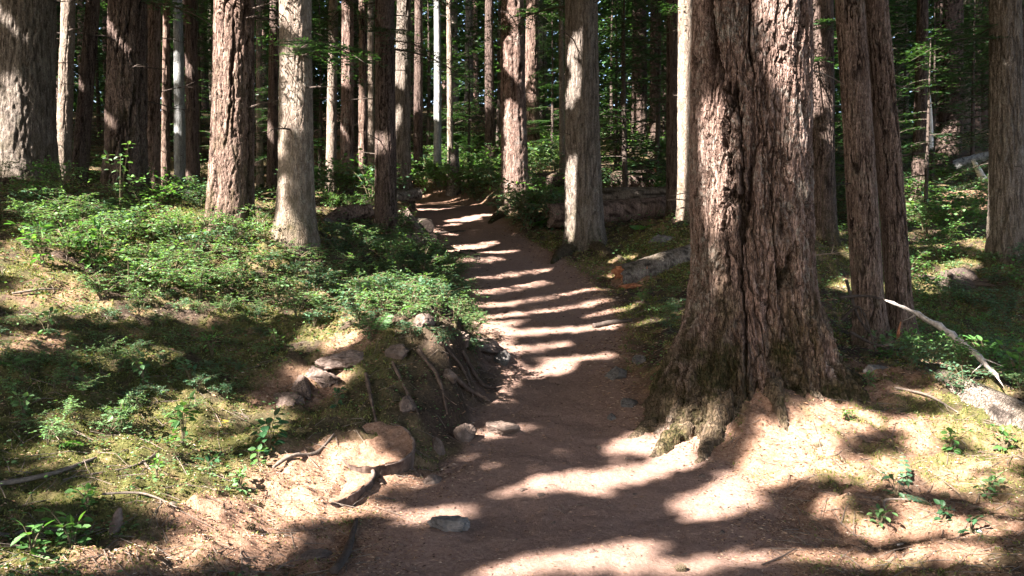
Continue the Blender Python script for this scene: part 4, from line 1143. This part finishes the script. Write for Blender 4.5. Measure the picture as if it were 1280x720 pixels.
# roots hanging out of the cut bank
for k, (pts, rad, lab) in enumerate([([(488,455),(505,490),(520,520)], .016, 'thin root hanging down the cut bank left of the nearer boulder'), ([(520,440),(545,475),(556,520)], .020, 'bare root running down the middle of the cut bank'), ([(548,430),(575,462),(590,500)], .014, 'thin root hanging under the ferns of the cut bank'),
                                     ([(560,470),(585,490),(612,505)], .024, 'dark root along the foot of the cut bank'), ([(455,470),(462,505),(470,540)], .016, 'root hanging over the dark hollow above the log rounds'), ([(575,440),(598,480),(618,488)], .02, 'root poking from the bank beneath the jutting slab')]):
    P = []
    for q in pts:
        h_ = hit(*q); P.append(np.array([h_[0] + .02, h_[1] - .02, h_[2] + .02]))
    stick('root', lab, P, [rad, rad * .8, rad * .3], 'dark_wood', 2, 400 + k, 'root', 7, .5)
for k, (px, py, d, sz, lab) in enumerate([(500,520,6.2,(.22,.16,.16),'dark stone sticking out of the cut bank above the log rounds'),(530,500,6.5,(.26,.16,.18),'earthy stone in the middle of the cut bank'),(560,525,6.15,(.18,.14,.13),'small stone at the foot of the cut bank left of the boulders'),(575,470,7.0,(.24,.2,.16),'stone set in the cut bank under the ferns'),(512,560,5.6,(.18,.12,.14),'stone low in the bank beside the log round')]):
    rock('stone', lab, 'rock', px, py, d, sz, 420 + k, 'rock_brown', .22, k * 1.1)
# mossy roots spreading from trunk feet by the trail
for k, (pts, rad, lab) in enumerate([([(712,300,13.7),(700,318,13.2),(690,338,12.6)], [.16,.10,.03], 'mossy root running from the thick ridged trunk toward the trail'),
                           ([(745,305,13.6),(765,318,13.0),(778,330,12.5)], [.14,.09,.03], 'mossy root on the right of the thick ridged trunk'),
                           ([(632,258,17.3),(621,266,16.8),(612,274,16.3)], [.16,.10,.04], 'mossy root stepping from the crest tree onto the trail edge'),
                           ([(1050,445,6.5),(1066,462,6.3),(1080,474,6.2)], [.10,.07,.03], 'dark root at the right foot of the giant fir')]):
    P = [onground(*q, .02) for q in pts]; g = G(); tube(g, P, rad, 12, .4, 90 + k, 7, steps=20)
    nv = sum(len(v) for v in g.V)
    o = g.build('tree_root', M['fir_dark'], smooth=True, origin=P[0], attrs=dict(furrow=np.zeros(nv), moss=np.full(nv, .85)))
    tag(o, lab, 'root')
# pine cones
for k, (px, py, d, lab) in enumerate([(1022,552,5.3,'dark cone lying on the sunlit needle mound'),(222,560,4.6,'reddish cone in the moss by the leafy seedling'),(312,655,4.0,'dark cone on the pink dust of the left bank'),(850,700,3.75,'small cone on the shaded foreground of the trail'),(1180,610,4.6,'cone beside the pinnate plant on the right mound')]):
    p = onground(px, py, d, .018); g = G(); r = np.random.default_rng(k)
    for i in range(60):
        t = i / 59; a = i * 2.4; rad = .020 * math.sin(math.pi * (.12 + .8 * t)) 
        q = p + np.array([(t - .5) * .06, math.cos(a) * rad * .5, math.sin(a) * rad * .5])
        dv = np.array([.5, math.cos(a), math.sin(a)])
        leaves(g, OVATE_V, OVATE_F, q[None], dv[None], np.array([[1.0, 0, 0]]), rad * .9 + .004, .014)
    tag(g.build('pine_cone', M['stem'], origin=p), lab, 'cone')

# ------------------------------------------------------------------ plants
def shrub_parts(seed, H, spread, nst, nleaf, ll, lw):
    r = np.random.default_rng(seed); gs, gl = G(), G()
    for k in range(nst):
        az = r.uniform(0, 6.283); d = np.array([math.cos(az), math.sin(az), 0]); sp = spread * r.uniform(.3, 1)
        hh = H * r.uniform(.6, 1)
        pts = smooth_line([(0, 0, -.03), d * sp * .3 + [0, 0, hh * .55], d * sp * .75 + [0, 0, hh * .9], d * sp * 1.1 + [0, 0, hh * r.uniform(.8, 1.0)]], 12)
        tube(gs, pts, [.006, .0025], 4, cap=False)
        for b in range(9):
            i = r.integers(3, 12); p0 = pts[i]
            bd = unit(r.normal(0, 1, 3) * [1, 1, .28] + d * .5); bl = r.uniform(.10, .26) * (H / .5)
            tube(gs, [p0, p0 + bd * bl * .5 + [0, 0, .01], p0 + bd * bl], [.0022, .001], 3, cap=False)
            m = max(3, int(nleaf / nst / 9)); s = np.linspace(.15, 1, m) * bl
            q = p0 + bd * s[:, None]; sd = np.cross(bd, [0, 0, 1.0]) * np.where(np.arange(m) % 2, 1, -1)[:, None]
            L = ll * r.uniform(.7, 1.2, m)
            leaves(gl, OVATE_V, OVATE_F, q, unit(bd * .6 + sd + r.normal(0, .25, (m, 3))), unit(np.array([0, 0, 1.0]) + r.normal(0, .3, (m, 3))), L, L * lw)
    return gs, gl
def shrub(name, label, seed, loc, H, spread, nst, nleaf, ll, lw=.85, m='leaf', group=None):
    root = thing(name, label, 'shrub', loc, group); gs, gl = shrub_parts(seed, H, spread, nst, nleaf, ll, lw)
    gs.build('stem', M['stem'], root); gl.build('leaves', M[m], root); return root

r = np.random.default_rng(12)
HG, HLB = 'shrubs in the thicket on the left bank', 'small leaved green shrub growing in the thicket on the left bank'
base = [shrub('huckleberry_shrub', HLB, 800 + k, (0, 0, 0), (.32, .38, .34, .48)[k], (.34, .32, .36, .36)[k], (9, 8, 10, 7)[k], (820, 460, 700, 360)[k], (.028, .040, .032, .050)[k], m=('leaf', 'leaf_blue', 'leaf', 'leaf')[k], group=HG) for k in range(4)]
spots = []
poly = [(20,262),(250,290),(400,292),(520,302),(575,345),(608,405),(590,455),(500,440),(400,410),(330,420),(330,470),(260,520),(60,560),(0,540),(0,410),(100,400),(120,365),(190,330),(30,320)]
def inside(px, py, poly):
    c = False; j = len(poly) - 1
    for i in range(len(poly)):
        (xi, yi), (xj, yj) = poly[i], poly[j]
        if (yi > py) != (yj > py) and px < (xj - xi) * (py - yi) / (yj - yi) + xi: c = not c
        j = i
    return c
used = 0
for t in range(9000):
    px, py = r.uniform(0, 610), r.uniform(255, 560)
    if not inside(px, py, poly): continue
    p = hit(px, py)
    if p[1] > 14 or path_out(p[:1], p[1:2])[0][0] < .12: continue
    if any((p[0] - q[0]) ** 2 + (p[1] - q[1]) ** 2 < (.24 if py < 375 or px > 330 else .19) ** 2 for q in spots): continue
    if any((p[0] - a) ** 2 + (p[1] - b) ** 2 < (R_ + .1) ** 2 for a, b, R_ in TRUNKS3D): continue
    spots.append(p); sc = r.uniform(.6, 1.05)
    if px < 330 and py > 375:
        sc *= .5
    if py > 400: sc *= .75
    if used < 4:
        base[used].location = p; base[used].rotation_euler = (0, 0, r.uniform(0, 6)); base[used].scale = (sc,) * 3
    else: dup(base[used % 4], p, r.uniform(0, 6.28), sc)
    used += 1
    if used >= 290: break

# shrubs of the right slope and the crest
BG, BLB = 'shrubs on the forest floor behind the trail', 'low bright green shrub on the forest floor behind the trail'
bb_ = [shrub('forest_shrub', BLB, 830 + k, (0, 0, 0), .62, .55, 10, 420, .070, m=('leaf', 'leaf_big', 'leaf_blue')[k], group=BG) for k in range(3)]
areas = [(505,585,215,245,16), (540,660,185,252,40), (655,705,165,225,26), (740,840,175,212,18), (640,700,260,290,12), (1130,1280,330,470,46), (1050,1240,255,330,26), (760,860,225,300,4), (0,260,225,262,16), (380,470,245,270,10), (1190,1280,430,500,14), (740,850,375,420,10), (900,1280,215,265,14)]
used = 0; spots2 = []
for (x0, x1, y0, y1, n) in areas:
    c = 0
    for t in range(n * 12):
        if c >= n: break
        px, py = r.uniform(x0, x1), r.uniform(y0, y1); p = hit(px, py)
        if path_out(p[:1], p[1:2])[0][0] < .35 and p[1] < 19: continue
        if any((p[0] - q[0]) ** 2 + (p[1] - q[1]) ** 2 < .4 ** 2 for q in spots2): continue
        if any((p[0] - a) ** 2 + (p[1] - b) ** 2 < (R_ + .15) ** 2 for a, b, R_ in TRUNKS3D): continue
        sc = r.uniform(.5, 1.0) * (.5 if p[1] < 10 else .75 if p[1] < 15 else 1.45)
        if used < 3: bb_[used].location = p; bb_[used].scale = (sc,) * 3
        else: dup(bb_[used % 3], p, r.uniform(0, 6.28), sc)
        spots2.append(p); used += 1; c += 1

def seedling(label, px, py, d, H, nst, npairs, ll, lw, m, seed, lean=(0, 0), name='seedling', cat='plant', leafm=None):
    p = onground(px, py, d); root = thing(name, label, cat, p); r = np.random.default_rng(seed); gs, gl = G(), G()
    for k in range(nst):
        az = r.uniform(0, 6.283); d_ = np.array([math.cos(az), math.sin(az), 0]) * r.uniform(.1, .55) + [lean[0], lean[1], 0]
        hh = H * r.uniform(.6, 1.0) if k else H
        pts = smooth_line([(0, 0, -.02), d_ * hh * .4 + [0, 0, hh * .55], d_ * hh + [0, 0, hh]], 12); tube(gs, pts, [.0045, .0015], 5, cap=False)
        for i in range(npairs):
            q = pts[min(3 + int(8.9 * i / max(npairs - 1, 1)), 11)]
            for sgn in (-1, 1):
                a2 = az + sgn * 1.4 + r.normal(0, .5) + i * .9; dv = unit(np.array([math.cos(a2), math.sin(a2), r.uniform(-.2, .5)]))
                pet = ll * r.uniform(.2, .6); e = q + dv * pet
                tube(gs, [q, e], [.0015, .001], 3, cap=False); L = ll * r.uniform(.7, 1.15)
                leaves(gl, OVATE_V, OVATE_F, e[None], unit(dv + r.normal(0, .2, 3) - [0, 0, .25])[None], unit(np.array([0, 0, 1.0]) + r.normal(0, .35, 3))[None], L, L * lw)
        leaves(gl, OVATE_V, OVATE_F, pts[-1:], unit(d_ + [0, 0, .3])[None], np.array([[0, .3, 1.0]]), ll, ll * lw)
    gs.build('stem', M['stem'], root); gl.build('leaves', M[leafm or m], root); return root
seedling('bright green round leaved seedling at the bottom left corner', 92, 705, 3.25, .17, 5, 3, .052, 1.0, 'leaf_big', 1)
seedling('leafy green seedling with a tall bent stem on the left bank', 228, 530, 4.8, .30, 5, 3, .07, .9, 'leaf_big', 2, (.1, 0))
seedling('dark broad leaved sprig in front of the split wood slabs', 335, 535, 5.0, .26, 5, 4, .075, .95, 'leaf_dark', 3, (0, -.1))
seedling('small three leaved sprig low in the moss below the tall seedling', 262, 572, 4.5, .09, 3, 2, .055, .7, 'leaf_dark', 4)
seedling('pale sprig hanging from the dark broad leaved one', 322, 552, 4.85, .10, 2, 2, .05, .9, 'leaf_big', 5)
seedling('low pale green plant beside the bright seedling at the bottom edge', 40, 712, 3.1, .10, 4, 2, .05, .9, 'leaf_big', 6)
seedling('small dark green plant beside the bent twig on the right mound', 1120, 605, 4.6, .14, 4, 2, .055, .7, 'leaf_dark', 7)
seedling('leafy plant lit from above behind the right log', 1235, 490, 6.6, .32, 7, 4, .075, .95, 'leaf_big', 8)
seedling('leafy plant at the right edge behind the sunlit log', 1272, 505, 6.2, .34, 7, 4, .075, .95, 'leaf_big', 9)
seedling('dense green plant between the fallen log and the leaning tree', 1105, 455, 7.2, .26, 8, 4, .06, .9, 'leaf', 10)
seedling('green plant under the dead branches at the foot of the leaning tree', 1140, 450, 7.4, .24, 7, 4, .06, .9, 'leaf', 11)
seedling('green plant under the silvery branch', 1200, 466, 7.0, .24, 7, 4, .06, .9, 'leaf', 12)
seedling('tall thin sapling with spaced leaves before the thick dark trunk', 150, 285, 9.2, .95, 4, 8, .075, .75, 'leaf', 13)
seedling('arching broad leaved shrub with pale leaves on the left bank crest', 120, 322, 7.9, .55, 7, 6, .10, .62, 'leaf_big', 14, (-.3, 0), 'arching_shrub', 'shrub')
seedling('arching broad leaved shrub left of the sunny moss', 55, 330, 7.5, .42, 6, 5, .09, .62, 'leaf_big', 15, (-.2, 0), 'arching_shrub', 'shrub')
seedling('slender leafy shrub in the middle of the left thicket', 235, 335, 8.0, .55, 7, 6, .07, .7, 'leaf', 16, (0, 0), 'leafy_shrub', 'shrub')
seedling('pale sprig of small leaves in the dark middle of the left bank', 265, 435, 6.5, .22, 5, 4, .045, .75, 'leaf_big', 17)
seedling('green sprig at the edge of the shaded bank above the wood slabs', 345, 440, 6.7, .2, 5, 4, .045, .75, 'leaf', 18)
seedling('light green sprig in the shaded moss at the left', 90, 465, 5.3, .14, 5, 3, .04, .8, 'leaf', 19)
seedling('tiny green sprig by the forked twig', 195, 600, 4.2, .10, 3, 3, .035, .75, 'leaf_big', 20)
seedling('small sprig low at the right corner below the mossy bank', 1213, 672, 4.0, .10, 4, 2, .045, .8, 'leaf_dark', 21)

for k, (px, py, d, H, ll, m, lab) in enumerate([(1060,535,5.6,.08,.035,'leaf_big','tiny seedling on the moss edge of the sunlit mound'),(1100,640,4.3,.10,.04,'leaf','little sprig left of the bent twig on the right mound'),(1190,560,5.1,.16,.05,'leaf_big','light green sprig behind the pinnate plant'),
        (1235,620,4.5,.14,.045,'leaf','small leafy plant left of the sunlit log base'),(1180,655,4.2,.09,.04,'leaf_dark','low dark sprig near the bottom right corner'),(1255,560,5.1,.16,.05,'leaf_big','bright plant growing against the sunlit log'),(1085,500,6.2,.10,.04,'leaf','sprig beside the grey stone on the mound'),
        (30,520,4.7,.14,.045,'leaf','shaded leafy sprig at the left edge above the long stick'),(150,520,4.9,.16,.045,'leaf','shaded sprig in the middle of the left moss'),(110,640,3.8,.10,.045,'leaf_big','pale sprig between the forked twig and the bark chip'),(300,590,4.4,.10,.04,'leaf','sprig at the edge of the pink dust left of the log round'),
        (180,480,5.6,.22,.05,'leaf','branching sprig in the shade left of the yellow frond'),(240,470,5.8,.20,.05,'leaf_blue','dull sprig right of the branching one in the shade'),(60,420,6.0,.22,.05,'leaf','sprig below the sunny moss at the left'),(420,530,5.6,.14,.04,'leaf_dark','dark sprig in the hollow below the wood slabs')]):
    seedling(lab, px, py, d, H, 5, 3, ll, .85, m, 50 + k)

def fern(label, px, py, d, L, nfr, seed, m='fern', wid=.16, el=.8, azr=(0, 6.283), name='fern', npin=16, droop=.45):
    p = onground(px, py, d); root = thing(name, label, 'fern' if name == 'fern' else 'plant', p); r = np.random.default_rng(seed); gs = G()
    for k in range(nfr):
        az = r.uniform(*azr); dh = np.array([math.cos(az), math.sin(az), 0]); l = L * r.uniform(.75, 1.0) if k else L; gl = G()
        t = np.linspace(0, 1, 14)[:, None]; pts = dh * l * t * math.cos(el) + np.array([0, 0, 1.0]) * l * (t * math.sin(el) - droop * t * t)
        tube(gs, pts, [.003, .001], 4, cap=False)
        s = np.linspace(.18, .97, npin); q = np.stack([np.interp(s, t[:, 0], pts[:, j]) for j in range(3)], -1)
        sd = np.cross(dh, [0, 0, 1.0]); w_ = wid * np.sin(np.pi * (s * .75 + .22)) * l / L
        for sg in (-1, 1):
            leaves(gl, OVATE_V, OVATE_F, q, unit(sd * sg + dh * .35 + r.normal(0, .06, (npin, 3)) - [0, 0, .1]), unit(np.array([0, 0, 1.0]) - dh * .5 + r.normal(0, .1, (npin, 3))), w_, w_ * (.26 if name == 'fern' else .95))
        gl.build('frond', M[m], root)
    gs.build('stem', M['stem'], root); return root
fern('upright green fern on the brow of the bank above the mossy clump', 470, 478, 6.5, .40, 3, 1, 'fern', .10, 1.1, (.2, 1.4))
fern('single small fern frond lying in the shade of the left bank', 72, 562, 4.4, .17, 2, 2, 'fern', .07, .4, (-.2, .5))
fern('yellowing frond hanging over the moss of the left bank', 292, 478, 5.5, .24, 1, 3, 'leaf_yellow', .05, .35, (3.0, 3.3), 'yellow_frond', 9, .3)
fern('pinnate grey green sprig standing up on the right mound', 1135, 602, 4.7, .28, 1, 4, 'leaf_blue', .05, 1.25, (1.2, 1.5), 'pinnate_sprig', 7, .2)
fern('low pinnate plant spreading over the right mound', 1165, 616, 4.5, .22, 5, 5, 'leaf_blue', .05, .5, (-1, 4), 'pinnate_sprig', 7, .3)
fern('fern on the dark bank face below the shrubs', 505, 470, 6.9, .28, 4, 6, 'fern', .08, .7, (-1.5, 1.5))
fern('fern at the foot of the shrubs over the trail edge', 545, 440, 7.5, .30, 5, 7, 'fern', .08, .7)
fern('fern in the shade at the far left edge', 15, 460, 5.2, .26, 5, 8, 'fern', .07, .6)
fern('fern by the mossy foot of the crest tree', 668, 285, 15.5, .5, 7, 9, 'fern', .12, .8)
fern('fern on the right slope under the thick ridged trunk', 800, 285, 14.2, .45, 7, 10, 'fern', .12, .8)

# ------------------------------------------------------------------ uncountable cover: low herbs, moss, needles and twigs
def scatter_pts(n, x0, x1, y0, y1, seed, near_bias=1.6):
    r = np.random.default_rng(seed); y = y0 + (y1 - y0) * r.random(n) ** near_bias; x = r.uniform(x0, x1, n) * np.maximum(y, 2) ; return x, y, r
# herbs
x, y, r = scatter_pts(90000, -.8, .8, 2.6, 24, 41, 1.3)
_, df, ms, o_ = masks(x, y)
k = (o_ > .10) & (r.random(len(x)) < .14 + .9 * sst(-.05, .45, pn(x * .9, y * .9, 2.2, 15) + .15)) & (df < .55)
k &= ~((x > 1.2) & (y < 6.6)); k &= ~((x < 0) & (y < 6) & (r.random(len(x)) < .25))
x, y = x[k], y[k]; z = ground_z(x, y); n = len(x); g = G()
L = r.uniform(.018, .038, n) * np.clip(y / 7, .8, 2.4)
hgt = r.random(n) ** 1.5 * .13 * np.clip(y / 8, .6, 1.6)
az = r.uniform(0, 6.283, n)
leaves(g, OVATE_V, OVATE_F, np.stack([x, y, z + hgt + .006], -1), np.stack([np.cos(az), np.sin(az), r.normal(0, .2, n)], -1), unit(np.array([0, 0, 1.0]) + r.normal(0, .3, (n, 3))), L, L * .8)
tag(g.build('ground_cover', M['leaf']), 'low leafy herbs covering the forest floor', 'ground cover', kind='stuff')
# moss
x, y, r = scatter_pts(330000, -.78, .78, 2.6, 15, 42, 1.25)
p_, df, ms, o_ = masks(x, y)
k = (o_ > .05) & (r.random(len(x)) < np.clip(ms * 1.2 - .2, 0, 1) * np.clip(1.25 - df, 0, 1)); x, y = x[k], y[k]; z = ground_z(x, y); n = len(x); g = G()
L = r.uniform(.010, .026, n) * np.clip(y / 5, .8, 2)
leaves(g, DIAM_V, DIAM_F, np.stack([x, y, z - .003], -1), unit(r.normal(0, .6, (n, 3)) + [0, 0, .8]), unit(r.normal(0, 1, (n, 3))), L, L * .42)
tag(g.build('moss_cover', M['moss']), 'yellow green moss covering the banks', 'moss', kind='stuff')
# needles, flakes and small twigs
x, y, r = scatter_pts(170000, -.75, .75, 2.5, 16, 43, 1.5)
p_, df, ms, o_ = masks(x, y)
k = r.random(len(x)) < np.clip(.25 * (1 - sst(0, -.5, o_)) + .9 * df * sst(-.5, .2, o_) + .10, 0, 1); x, y = x[k], y[k]; z = ground_z(x, y); n = len(x); g = G()
az = r.uniform(0, 6.283, n); L = r.uniform(.012, .034, n) * np.clip(y / 5, .8, 2)
leaves(g, DIAM_V, DIAM_F, np.stack([x, y, z + .002], -1), np.stack([np.cos(az), np.sin(az), r.normal(0, .14, n)], -1), unit(np.array([0, 0, 1.0]) + r.normal(0, .25, (n, 3))), L, L * r.uniform(.08, .5, n))
tag(g.build('needle_litter', M['litter']), 'fallen needles and flakes strewn over the ground', 'litter', kind='stuff')
x, y, r = scatter_pts(4200, -.75, .75, 2.6, 14, 44, 1.4)
p_, df, ms, o_ = masks(x, y)
k = r.random(len(x)) < np.where(o_ < 0, .10, .8); x, y = x[k], y[k]; g = G()
az = r.uniform(0, 6.283, len(x)); L = r.uniform(.06, .30, len(x)) * np.where(path_out(x, y)[0] < 0, .4, 1)
xa, ya, xb, yb = x - np.cos(az) * L / 2, y - np.sin(az) * L / 2, x + np.cos(az) * L / 2, y + np.sin(az) * L / 2
za, zb, zm = ground_z(xa, ya), ground_z(xb, yb), ground_z(x, y)
for i in range(len(x)):
    tube(g, [(xa[i], ya[i], za[i] + .005), (x[i] + r.normal(0, .06) * L[i], y[i], max(zm[i], (za[i] + zb[i]) / 2) + .008), (xb[i], yb[i], zb[i] + .005)], [.0026, .0022, .001], 4, cap=False)
tag(g.build('twig_litter', M['twig']), 'small dry twigs strewn over the ground', 'litter', kind='stuff')
